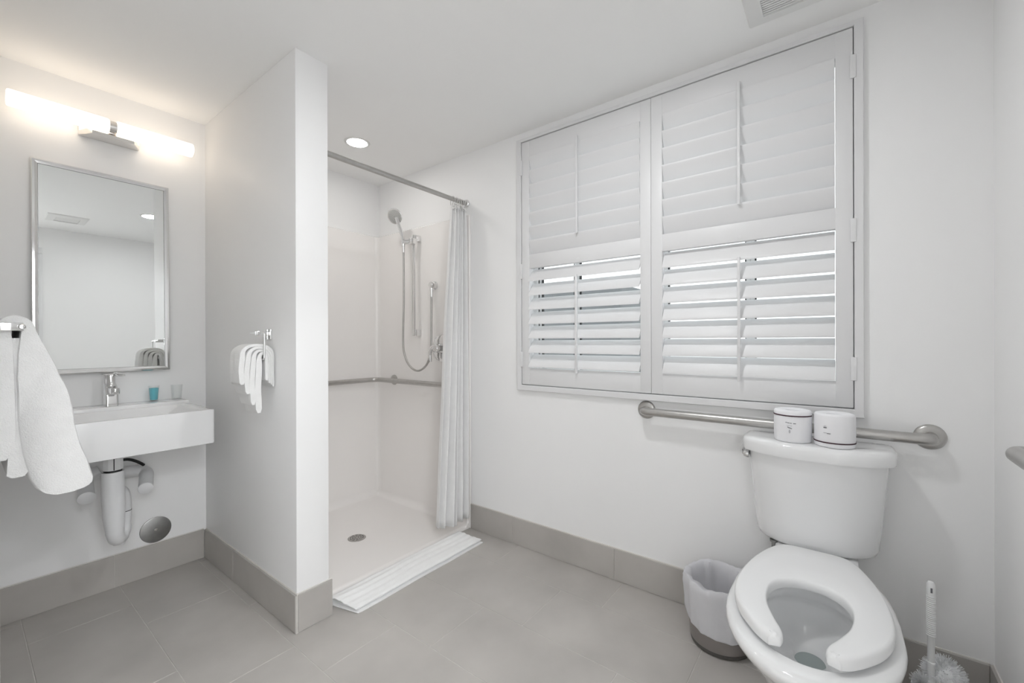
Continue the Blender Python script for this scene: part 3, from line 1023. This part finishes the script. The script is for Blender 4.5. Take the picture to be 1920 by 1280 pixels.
# slide bar with hand shower
t = thing('shower_slide_bar', 'flat chrome slide rail on the shower wall', 'shower rail', (IX, 2.25, 1.19))
G().box(1.859, 1.872, 2.238, 2.262, 1.180, 1.852, bev=.003).obj('rail', M['chrome'], t)
for z0, z1 in ((1.180, 1.222), (1.812, 1.852)):
    G().box(1.868, IX, 2.235, 2.265, z0, z1, bev=.003).obj('wall_mount', M['chrome'], t)
G().box(1.838, 1.875, 2.231, 2.275, 1.788, 1.826, bev=.004).obj('slider', M['chrome'], t)
G().tube([(1.848, 2.270, 1.806), (1.822, 2.302, 1.803)], [.015, .017], 16).obj('holder', M['chrome'], t)
t = thing('hand_shower', 'round chrome hand shower resting in the slide holder', 'shower head', (1.822, 2.303, 1.78))
hn = Vector((-.80, -.40, -.45)).normalized()
hc = Vector((1.792, 2.352, 1.978))
G().tube([(1.8215, 2.303, 1.775), (1.820, 2.306, 1.82), (1.812, 2.318, 1.88), (1.803, 2.333, 1.93), (1.800, 2.342, 1.965)], [.0115, .0125, .0125, .012, .016], 18).obj('handle', M['chrome'], t)
hd = G().lathe([(.0001, -.026), (.022, -.024), (.040, -.014), (.050, -.004), (.0525, .003), (.0515, .007), (.048, .009), (.0001, .009)], hc, hn, 40).obj('head_shell', M['chrome'], t)
g = G()
g.lathe([(.0001, .0098), (.042, .0098), (.044, .0088)], hc, hn, 40)
g.obj('spray_face', pm('grey_spray_face', (.42, .42, .41), rough=.45, var=.03), t)
u, w, a = frame(hn)
g = G()
for rr_2, n in ((.010, 6), (.019, 12), (.028, 18), (.037, 24)):
    for k in range(n):
        p = hc + (u * math.cos(2 * math.pi * k / n) + w * math.sin(2 * math.pi * k / n)) * rr_2
        g.lathe([(.0016, .0095), (.0012, .0115)], p, hn, 6)
o_ = g.obj('nozzles', M['whitemetal'], t)
o_['kind'] = 'stuff'
t = thing('shower_hose', 'long chrome metal hose looping below the slide rail', 'hose', (1.86, 2.2, .95))
hp = spline([(1.8215, 2.303, 1.778), (1.826, 2.306, 1.70), (1.832, 2.312, 1.43), (1.842, 2.334, 1.14), (1.852, 2.322, 1.035), (1.858, 2.275, .972), (1.862, 2.205, .950), (1.867, 2.135, .985), (1.872, 2.098, 1.06), (1.876, 2.092, 1.18), (1.884, 2.099, 1.38), (1.886, 2.100, 1.455)], 9)
G().tube(hp, .0068, 12).obj('flexible_tube', M['steel'], t)
G().tube([(1.8215, 2.303, 1.780), (1.824, 2.305, 1.735)], [.0105, .0085], 16).obj('hose_nut', M['chrome'], t)
G().tube([(1.886, 2.100, 1.43), (1.886, 2.100, 1.480)], [.0085, .0105], 16).obj('hose_nut', M['chrome'], t)
t = thing('shower_outlet', 'small round chrome hose outlet on the shower wall', 'outlet', (IX, 2.10, 1.505))
G().lathe([(.0001, .040), (.018, .040), (.021, .036), (.022, .010), (.028, .007), (.029, .002), (.029, 0), (.0001, 0)], (IX, 2.10, 1.507), (-1, 0, 0), 30).obj('rosette', M['chrome'], t)
G().tube([(1.886, 2.100, 1.507), (1.886, 2.100, 1.474)], .012, 16).obj('spigot', M['chrome'], t)
t = thing('shower_valve', 'round chrome shower valve with a lever handle', 'valve', (IX, 2.035, 1.099))
vc = (IX, 2.035, 1.099)
G().lathe([(.0001, .010), (.060, .010), (.080, .007), (.087, .003), (.088, 0), (.0001, 0)], vc, (-1, 0, 0), 48).obj('escutcheon', M['chrome'], t)
G().lathe([(.0001, .066), (.020, .065), (.026, .060), (.028, .03), (.031, .009), (.0001, .009)], vc, (-1, 0, 0), 32).obj('hub', M['chrome'], t)
g = G()
g.tube(spline([(IX - .052, 2.046, 1.112), (IX - .060, 2.062, 1.103), (IX - .062, 2.076, 1.080), (IX - .060, 2.080, 1.045), (IX - .058, 2.078, 1.012)], 4), [.014] * 5 + [.012] * 5 + [.010] * 5 + [.008] * 2, 16)
g.obj('lever', M['chrome'], t)

# curtain rod
RY, RZ = 1.832, 1.991
t = thing('curtain_rod', 'straight steel shower curtain rod', 'curtain rod', (1.44, RY, RZ))
G().tube([(XP1, RY, RZ), (XW, RY, RZ)], .0130, 20).obj('rod', M['steel'], t)
for c, ax in (((XP1, RY, RZ), (1, 0, 0)), ((XW, RY, RZ), (-1, 0, 0))):
    G().lathe([(.0001, .012), (.018, .012), (.024, .008), (.027, .002), (.027, 0), (.0001, 0)], c, ax, 28).obj('end_flange', M['chrome'], t)
# curtain
t = thing('shower_curtain', 'white fabric shower curtain bunched against the window wall', 'curtain', (1.80, RY, .09))
NU, NZ_ = 220, 44
folds = 5.5
rings = []
for j in range(NZ_ + 1):
    v = j / NZ_
    ring = []
    for i in range(NU + 1):
        s = i / NU
        xa = lin([0, .06, .3, 1], [1.800, 1.793, 1.755, 1.662], v)
        xb = lin([0, .2, 1], [1.905, 1.908, 1.904], v)
        x = xa + (xb - xa) * (s + .022 * math.sin(2 * math.pi * 3 * s + 1.0) * (1 - s) * s * 4)
        amp = lin([0, .05, .5, 1], [.018, .030, .040, .046], v) * (.75 + .5 * nz(s * 6, .3, v * .6))
        ph = 2 * math.pi * folds * s + .5 * nz(s * 2, v * 1.3, 4.2)
        y = RY - .012 + amp * math.sin(ph) - .022 * v * (1 - s * .4) + .004 * nz(s * 9, v * 5, 1.7)
        ztop = RZ - .038 - .022 * abs(math.sin(ph / 2)) ** 2 + .008 * (s > .9)
        zbot = .088 + .012 * nz(s * 5, 2.2, 0) - .018 * math.sin(math.pi * s)
        ring.append((x, y, ztop + (zbot - ztop) * v))
    rings.append(ring)
g = G().loft(rings, False, False, closed=False)
o_ = g.obj('cloth', M['curtain'], t, ang=0)
for p in o_.data.polygons:
    p.use_smooth = True
md = o_.modifiers.new('thickness', 'SOLIDIFY')
md.thickness = .0014
md.offset = 0
for k, xk in enumerate((1.815, 1.834, 1.852, 1.868, 1.882, 1.894, 1.904)):
    g = G()
    lp = []
    tl = .010 * math.sin(k * 2.1)
    for q in range(25):
        a = 2 * math.pi * q / 24
        lp.append((xk + tl * math.sin(a), RY + .019 * math.cos(a), RZ - .014 + .031 * math.sin(a)))
    g.tube(lp, .0019, 8, caps=False)
    g.tube([(xk, RY - .012, RZ - .043), (xk, RY - .018, RZ - .052), (xk + .002, RY - .022, RZ - .060)], [.0022, .0022, .003], 8)
    g.obj('hook', M['chrome'], t)

# ------------------------------------------------------------------ folded bath mat on the threshold
t = thing('bath_mat', 'folded white bath mat lying along the shower threshold', 'bath mat', (1.4, 1.67, 0))
def mat_sheet(path, th, x0f, x1f, nseg, seed, nm):
    P = spline([(0, p[0], p[1]) for p in path], 5)
    rings = []
    for j in range(nseg + 1):
        u = j / nseg
        up, dn = [], []
        e = min(j, nseg - j)
        sc = .55 if e == 0 else 1.0
        for i, p in enumerate(P):
            d = (P[min(i + 1, len(P) - 1)] - P[max(i - 1, 0)]).normalized()
            nr = Vector((0, -d.z, d.y))
            q = p.copy()
            q.x = x0f(p.y) + (x1f(p.y) - x0f(p.y)) * u
            lift = lin([.012, .03], [0, 1], p.z)
            q.z += lift * (.0045 * nz(q.x * 1.2, q.y * 3, seed, 5) + .002 * math.sin(q.y * 190 + 2 * nz(q.x, 0, 0, 3)))
            q.y += .004 * nz(q.x, seed, 0, 4)
            h = th * sc
            a, b = q + nr * h, q - nr * h
            up.append((a.x, a.y, max(a.z, .0006)))
            dn.append((b.x, b.y, max(b.z, .0006)))
        rings.append(up + dn[::-1])
    return G().loft(rings).obj(nm, M['mat'], t, ang=70)
xl = lambda y: lin([1.60, 1.76], [1.032, .990], y)
xr = lambda y: lin([1.62, 1.68, 1.76], [1.822, 1.800, 1.790], y)
mat_sheet([(1.607, .0045), (1.66, .0045), (1.72, .0045), (1.752, .006), (1.770, .018), (1.757, .032), (1.72, .033), (1.68, .027), (1.64, .021), (1.618, .0155)], .0038, xl, xr, 44, 1.0, 'outer_fold')
xl2 = lambda y: xl(y) + .012
xr2 = lambda y: xr(y) - .02
mat_sheet([(1.632, .0125), (1.68, .0125), (1.715, .014), (1.742, .0185)], .0034, xl2, xr2, 30, 5.0, 'inner_fold')

# ================================================================== TOILET
YC = .068
t = thing('toilet', 'white two-piece toilet with an open-front seat', 'toilet', (1.5, YC, 0))
def egg(xf, xb, hw, z, n=44, pf=2.0, pb=2.6, xm=.42):
    """closed ring: xf front x, xb back x, half width hw; widest at fraction xm from the front"""
    xc = xf + (xb - xf) * xm
    out = []
    for k in range(n):
        a = 2 * math.pi * k / n
        ca, sa = math.cos(a), math.sin(a)
        if ca >= 0:     # back
            x = xc + (xb - xc) * abs(ca) ** (2 / pb)
            y = hw * math.copysign(abs(sa) ** (2 / pb), sa)
        else:
            x = xc - (xc - xf) * abs(ca) ** (2 / pf)
            y = hw * math.copysign(abs(sa) ** (2 / pf), sa)
        out.append((x, YC + y, z))
    return out
g = G()
rings = [egg(1.318, 1.80, .118, .0005, pb=3.5), egg(1.312, 1.80, .121, .010, pb=3.5), egg(1.322, 1.80, .113, .05, pb=3.5), egg(1.320, 1.80, .110, .13, pb=3.2),
         egg(1.285, 1.80, .122, .21, pb=3.0), egg(1.215, 1.80, .154, .285, pb=2.8), egg(1.150, 1.80, .183, .345, pb=2.6), egg(1.114, 1.80, .194, .380, pb=2.6),
         egg(1.108, 1.80, .1955, .393, pb=2.6), egg(1.114, 1.795, .192, .403, pb=2.6), egg(1.128, 1.785, .181, .4085, pb=2.6),
         egg(1.168, 1.555, .137, .4085, pb=2.2), egg(1.178, 1.545, .129, .403, pb=2.2), egg(1.178, 1.547, .128, .372, pb=2.2), egg(1.168, 1.558, .138, .366, pb=2.2),
         egg(1.185, 1.560, .136, .345, pb=2.2, xm=.45), egg(1.245, 1.555, .112, .305, pb=2.2, xm=.5), egg(1.335, 1.540, .076, .272, pb=2.2, xm=.55), egg(1.405, 1.512, .042, .254, pb=2.1, xm=.58), egg(1.416, 1.498, .034, .234, pb=2.0, xm=.5), egg(1.43, 1.48, .02, .20, pb=2.0, xm=.5)]
g.loft(rings)
g.obj('bowl', M['porc'], t, ang=60)
G().loft([egg(1.411, 1.501, .0365, .2370, pb=2.0, xm=.55), egg(1.410, 1.502, .037, .2400, pb=2.0, xm=.55)]).obj('water', M['water'], t)
# deck between bowl and tank
G().loft([rrect(1.62, 1.885, YC - .10, YC + .10, .03, .34), rrect(1.61, 1.89, YC - .115, YC + .115, .035, .39), rrect(1.61, 1.89, YC - .115, YC + .115, .035, .418), rrect(1.618, 1.882, YC - .107, YC + .107, .035, .4235)]).obj('deck', M['porc'], t, ang=50)
# tank
YT = .073
def dring(z, hw, xf, xside, xb, r=.02, n=28, p=4.2):
    """bowed front with round corners, flat back"""
    bow = xside - xf
    xb0 = xf + bow + .10
    out = []
    for k in range(n + 1):
        a = math.pi * k / n
        ca, sa = math.cos(a), math.sin(a)
        y = hw * math.copysign(abs(ca) ** (2 / p), ca)
        x = xb0 - (xb0 - xf) * abs(sa) ** (2 / p)
        out.append((x + bow * (y / hw) ** 2 * abs(sa) ** (2 / p), YT + y, z))
    for k in range(5):
        a = R(90 * k / 4)
        out.append((xb - r + r * math.sin(a), YT - hw + r - r * math.cos(a), z))
    for k in range(5):
        a = R(90 * k / 4)
        out.append((xb - r + r * math.cos(a), YT + hw - r + r * math.sin(a), z))
    return out
XBK = XW - .016
g = G()
prof = [(.4245, .120, 1.800, 1.82), (.425, .146, 1.782, 1.81), (.4285, .162, 1.768, 1.80), (.437, .172, 1.760, 1.796), (.453, .178, 1.756, 1.794), (.50, .182, 1.750, 1.790), (.58, .1885, 1.741, 1.782), (.68, .1960, 1.728, 1.770), (.742, .2005, 1.720, 1.764)]
g.loft([dring(z, hw, xf, xs_, XBK) for z, hw, xf, xs_ in prof])
g.obj('tank', M['porc'], t, ang=50)
g = G()
prof = [(.7425, .2055, 1.716, 1.758), (.745, .2165, 1.706, 1.752), (.752, .2185, 1.704, 1.751), (.776, .2185, 1.704, 1.751), (.7855, .2155, 1.7070, 1.753), (.7905, .2095, 1.713, 1.758), (.7930, .200, 1.723, 1.766), (.7937, .17, 1.76, 1.79)]
g.loft([dring(z, hw, xf, xs_, XBK + (.004 if k < 4 else -.002 * (k - 3))) for k, (z, hw, xf, xs_) in enumerate(prof)])
g.obj('tank_lid', M['porc'], t, ang=50)
# flush lever on the side of the tank
lv = G()
LYS = YT + .199
lv.lathe([(.0001, .016), (.010, .015), (.0135, .010), (.015, .003), (.015, -.003)], (1.800, LYS, .722), (0, 1, 0), 22)
lo = lv.obj('flush_lever', M['chrome'], t)
G().tube([(1.800, LYS + .014, .722), (1.815, LYS + .020, .727), (1.845, LYS + .024, .735), (1.868, LYS + .024, .738)], [.006, .007, .0075, .006], 14).obj('lever_arm', M['chrome'], lo)
# supply hose and bolt below the tank
G().tube(spline([(1.845, .185, .452), (1.845, .19, .40), (1.865, .215, .30), (1.885, .235, .22), (1.895, .240, .185)], 6), .006, 10).obj('supply_hose', M['steel'], t)
G().lathe([(.0001, 0), (.015, 0), (.015, .028), (.0001, .028)], (1.845, .185, .423), n=8).obj('hose_nut', M['darksteel'], t)
G().lathe([(.0001, 0), (.008, 0), (.008, .035), (.013, .036), (.013, .044), (.0001, .044)], (1.80, .190, .382), n=12).obj('tank_bolt', M['darksteel'], t)
G().lathe([(.0001, .05), (.011, .05), (.012, .02), (.010, .012), (.020, .010), (.021, 0), (.0001, 0)], (XW, .240, .178), (-1, 0, 0), 20).obj('stop_valve', M['chrome'], t)
# seat: open-front band
outer = [(1.744, 0), (1.744, .042), (1.741, .072), (1.726, .094), (1.690, .116), (1.630, .139), (1.56, .158), (1.48, .171), (1.40, .1755), (1.335, .168), (1.275, .147), (1.225, .116), (1.195, .091), (1.180, .070)]
inner = [(1.503, 0), (1.501, .022), (1.492, .044), (1.474, .066), (1.450, .082), (1.420, .0915), (1.385, .0940), (1.350, .0910), (1.315, .0835), (1.280, .0705), (1.250, .0570), (1.225, .0450), (1.205, .0410), (1.188, .0430)]
So = spline([(a, b, 0) for a, b in outer], 4)
Si = spline([(a, b, 0) for a, b in inner], 4)
SB, ST = .4185, .4475
rings = []
def sect(o, i):
    d = i - o
    w = d.length
    d = d.normalized()
    prof = [(0.002, 0), (0, .004), (0, .016), (.002, .0225), (.006, .0268), (.013, .0290), (w * .35, .0300), (w * .65, .0292), (w - .013, .0272), (w - .006, .0250), (w - .002, .0205), (w, .014), (w, .004), (w - .002, 0)]
    return [(o.x + d.x * a, o.y + d.y * a, SB + b) for a, b in prof]
half = [sect(o, i) for o, i in zip(So, Si)]
left = [[(x, YC + y, z) for x, y, z in r] for r in half]
right = [[(x, YC - y, z) for x, y, z in r] for r in half]
rings = right[::-1] + left[1:]
def tip(ring, d):
    c = sum((Vector(p) for p in ring), Vector()) / len(ring)
    out = []
    for k, e in ((.93, .003), (.72, .0055), (.3, .0065)):
        out.append([tuple(c + (Vector(p) - c) * k + Vector(d) * e) for p in ring])
    return out
rings = tip(rings[0], (-1, 0, 0))[::-1] + rings + tip(rings[-1], (-1, 0, 0))
G().loft(rings).obj('seat', M['seat'], t, ang=60)
for s in (-1, 1):
    G().box(1.672, 1.712, YC + s * .062 - .018, YC + s * .062 + .018, .409, .4205, bev=.003, seg=2).obj('seat_hinge', M['seat'], t)
    G().lathe([(.0001, 0), (.010, 0), (.010, .0095), (.0001, .0095)], (1.30, YC + s * .135, .4088), n=16).obj('seat_bumper', M['seat'], t)

# ------------------------------------------------------------------ toilet rolls
def roll(x, y, label, flip, seed):
    z0, h, r = .7937, .108, .0555
    t = thing('toilet_roll', label, 'toilet roll', (x, y, z0), 'wrapped toilet rolls on the tank')
    NA = 56
    def ring(rad, z, wob):
        return [(x + (rad + wob * nz(math.cos(a) * 2 + seed, math.sin(a) * 2, z * 30)) * math.cos(a), y + (rad + wob * nz(math.cos(a) * 2 + seed, math.sin(a) * 2, z * 30)) * math.sin(a), z0 + z) for a in (2 * math.pi * k / NA for k in range(NA))]
    rg = [ring(r - .004, .0003, 0), ring(r - .001, .0015, 0), ring(r, .005, .0006), ring(r + .0004, h * .5, .0012), ring(r, h - .006, .0014), ring(r - .003, h - .001, .0014), ring(r - .010, h + .001, .001), ring(.030, h - .001, .001), ring(.0225, h - .003, .001), ring(.0195, h - .010, .0005), ring(.0190, .02, 0)]
    G().loft(rg).obj('wrapper', M['paper'], t, ang=50)
    G().lathe([(.0001, 0), (.0186, 0), (.0186, .002), (.0001, .002)], (x, y, z0 + h - .030), n=24).obj('tucked_end', M['tissue'], t)
    def strip(a0, a1, zz, hh, nm, mat, rr=r + .0016, n=24):
        g = G()
        A_ = [(x + rr * math.cos(a), y + rr * math.sin(a)) for a in (a0 + (a1 - a0) * k / n for k in range(n + 1))]
        B_ = [(x + (rr - .0012) * math.cos(a), y + (rr - .0012) * math.sin(a)) for a in (a0 + (a1 - a0) * k / n for k in range(n + 1))]
        g.loft([[(p[0], p[1], z0 + zz - hh / 2), (p[0], p[1], z0 + zz + hh / 2), (q[0], q[1], z0 + zz + hh / 2), (q[0], q[1], z0 + zz - hh / 2)] for p, q in zip(A_, B_)])
        return g.obj(nm, mat, t, ang=50)
    # printed band: the wrapper ends before it closes the circle
    zb = .0165 if flip else h - .0165
    strip(R(95), R(262) if not flip else R(330), zb, .0038, 'printed_band', M['band'], n=40)
    return t, strip, h
t1, st, h_r = roll(1.789, .132, 'wrapped toilet roll with its burgundy band near the top', False, .3)
# faint print lines (too small to read in the photograph)
base_a = 163
for a0, a1, zz, hh in ((base_a, base_a + 5, .0690, .0016), (base_a + 6, base_a + 12, .0680, .0017), (base_a + 13.5, base_a + 19, .0675, .0015), (base_a + 23, base_a + 31, .0668, .0019)):
    st(R(a0), R(a1), zz, hh, 'print_line', M['ink'], n=4)
st(R(base_a + 5), R(base_a + 20), .0585, .0011, 'print_line', M['paleink'], n=6)
for k in range(4):
    st(R(base_a + 6 + k * 3.4), R(base_a + 9.2 + k * 3.4), .0530 - .0012 * k, .0020, 'print_line', M['ink'], n=3)
for k, (zz, hw) in enumerate(((.0435, 1.5), (.0410, 2.6), (.0385, 2.8), (.0360, 2.4), (.0338, 1.3))):
    st(R(base_a + 12.5 - hw), R(base_a + 12.5 + hw), zz, .0017, 'print_emblem', M['paleink'], n=4)
t2, st2, _ = roll(1.778, .0145, 'wrapped toilet roll with its burgundy band near the bottom', True, 2.1)
b2 = 150
st2(R(b2), R(b2 + 9), .0650, .0030, 'print_line', M['ink'], n=4)
st2(R(b2 + 1), R(b2 + 8), .0705, .0012, 'print_line', M['paleink'], n=4)
st2(R(b2), R(b2 + 9), .0480, .0018, 'print_line', M['paleink'], n=4)
st2(R(b2 + 10), R(b2 + 20), .0468, .0018, 'print_line', M['ink'], n=4)

# ------------------------------------------------------------------ grab bars
def grab_bar(name, p0, p1, nrm, label, r=.0175, off=.058, fr=.041):
    n = Vector(nrm)
    p0, p1 = Vector(p0), Vector(p1)
    t = thing(name, label, 'grab bar', tuple((p0 + p1) / 2), None)
    G().tube(fillet([p0 + n * .006, p0 + n * off, p1 + n * off, p1 + n * .006], .052, 9), r, 22).obj('rail', M['steel'], t)
    for p in (p0, p1):
        G().lathe([(r, .013), (fr * .62, .0125), (fr * .85, .0095), (fr * .97, .005), (fr, .001), (fr, 0), (.0001, 0)], p, nrm, 40).obj('flange', M['steel'], t)
    return t
grab_bar('grab_bar', (XW, .702, .828), (XW, -.232, .828), (-1, 0, 0), 'steel grab bar under the shutters behind the toilet tank')
grab_bar('grab_bar', (1.475, YR, .884), (.55, YR, .884), (0, 1, 0), 'steel grab bar on the bare wall beside the toilet')

# ================================================================== BIN
bc = (1.772, .362)
t = thing('waste_bin', 'small taupe waste bin lined with a white bag beside the toilet', 'waste bin', (bc[0], bc[1], 0))
G().lathe([(.0001, .001), (.100, .001), (.1045, .004), (.106, .012), (.1065, .018)], (bc[0], bc[1], 0), n=48, caps=(True, False)).obj('base_rim', M['canbase'], t)
G().lathe([(.1055, .017), (.1075, .022), (.116, .13), (.122, .226), (.1235, .230), (.121, .232), (.1175, .226), (.103, .03), (.0001, .026)], (bc[0], bc[1], 0), n=48, caps=(False, False)).obj('shell', M['can'], t)
g = G()
NA = 120
prof = [(.1175, .096), (.1195, .098), (.1215, .104), (.1225, .113), (.1235, .125), (.1250, .15), (.1265, .18), (.1285, .215), (.1285, .235), (.1245, .246), (.1150, .243), (.108, .215), (.102, .17), (.096, .12), (.088, .06), (.05, .045), (.0001, .042)]
rings = []
for q, (r_, z_) in enumerate(prof):
    ring = []
    for k in range(NA):
        a = 2 * math.pi * k / NA
        ca, sa = math.cos(a), math.sin(a)
        cr = .0060 * (1 - 2.2 * abs(nz(ca * 1.9, sa * 1.9, z_ * 7))) + .0030 * (1 - 2 * abs(nz(ca * 5, sa * 5, z_ * 10 + 3))) - .003
        if 10 <= q < 15:
            cr += -.030 * max(0, nz(ca * 1.7 + 5, sa * 1.7, z_ * 4)) - .012 * abs(nz(ca * 3 + 1, sa * 3, z_ * 8))
        dz_ = 0
        if q <= 2:
            dz_ = .020 * nz(ca * 1.3 + 2, sa * 1.3, .5) - .018 * math.cos(a - R(200))
        elif 7 <= q <= 11:
            dz_ = .010 * nz(ca * 2.2, sa * 2.2 + 7, .2) + .004 * nz(ca * 7, sa * 7, .6)
        rr2 = max(r_ + (cr if r_ > .02 else 0), .0001 if r_ < .02 else 0)
        if q < 9:      # keep clear of the shell
            shell = lin([.02, .13, .226], [.1075, .116, .122], z_ + dz_) + .0012
            rr2 = max(rr2, shell)
        ring.append((bc[0] + rr2 * ca, bc[1] + rr2 * sa, z_ + dz_))
    rings.append(ring)
g.loft(rings, False, False)
g.obj('bag_liner', M['liner'], t, ang=70)

# ================================================================== TOILET BRUSH
hx, hy = 1.722, -.2085
t = thing('toilet_brush', 'white toilet brush with a ribbed handle standing by the wall', 'toilet brush', (hx, hy, 0))
prof = [(.0001, .140), (.0085, .140), (.0085, .205), (.0098, .2055), (.0098, .211), (.0082, .2115), (.0082, .285)]
z = .286
g = G()
while z < .402:
    prof += [(.0088, z), (.0106, z + .0018), (.0106, z + .0036), (.0088, z + .0052)]
    z += .0056
prof += [(.0098, z), (.0100, .425), (.0092, .436), (.0065, .4425), (.0001, .445)]
g.lathe(prof, (hx, hy, 0), n=24)
g.obj('handle', M['brush'], t, ang=45)
G().loft([[(hx - .0103, hy + a, b) for a, b in ((.0022, .414), (.0022, .428), (-.0022, .428), (-.0022, .414))], [(hx - .0085, hy + a, b) for a, b in ((.0015, .415), (.0015, .427), (-.0015, .427), (-.0015, .415))]]).obj('hanging_slot', M['ink'], t, ang=0)
# bristle head, leaning against the wall side of the handle
hc = Vector((1.752, -.2405, .168))
G().tube([(hx, hy, .150), tuple(hc + Vector((-.012, .014, -.03))), tuple(hc)], [.008, .012, .016], 16).obj('head_core', M['brush'], t)
random.seed(7)
g = G()
for k in range(1150):
    zz = random.uniform(-1, 1)
    a = random.uniform(0, 2 * math.pi)
    s = math.sqrt(1 - zz * zz)
    d = Vector((s * math.cos(a), s * math.sin(a), zz))
    L = random.uniform(.046, .0545)
    p0 = hc + d * .012
    p1 = hc + d * L + Vector((random.uniform(-.004, .004), random.uniform(-.004, .004), random.uniform(-.004, .004)))
    u, w, _ = frame(d)
    wd = .0011
    q = []
    for p, ww in ((p0, wd), (p1, wd * .7)):
        q.append([tuple(p + (u * math.cos(2 * math.pi * m / 3) + w * math.sin(2 * math.pi * m / 3)) * ww) for m in range(3)])
    g.loft(q, False, True)
o_ = g.obj('bristles', M['bristle'], t, ang=0)
o_['kind'] = 'stuff'
G().lathe([(.0001, -.040), (.020, -.037), (.033, -.026), (.039, -.008), (.040, .0), (.037, .013), (.028, .028), (.012, .037), (.0001, .039)], hc, n=20).obj('bristle_bed', M['bristle'], t)
# under-rim tuft on the other side
tc = Vector((1.690, -.190, .158))
g = G()
for k in range(160):
    d = Vector((random.uniform(-1, .4), random.uniform(-.3, 1), random.uniform(-.2, 1))).normalized()
    p1 = tc + d * random.uniform(.026, .034)
    u, w, _ = frame(d)
    g.loft([[tuple(p + (u * math.cos(2 * math.pi * m / 3) + w * math.sin(2 * math.pi * m / 3)) * .001) for m in range(3)] for p in (tc, p1)], False, True)
o_ = g.obj('rim_bristles', M['bristle'], t, ang=0)
o_['kind'] = 'stuff'
G().tube([(hx, hy, .147), tuple(tc)], [.008, .011], 12).obj('rim_core', M['brush'], t)
# holder
t = thing('brush_holder', 'low white cup holding the toilet brush', 'brush holder', (1.738, -.226, 0))
G().lathe([(.0001, .0005), (.058, .0005), (.060, .004), (.055, .03), (.052, .09), (.056, .118), (.059, .124), (.056, .125), (.0525, .118), (.049, .09), (.050, .03), (.0001, .012)], (1.738, -.226, 0), n=40, caps=(False, False)).obj('cup', M['brush'], t)
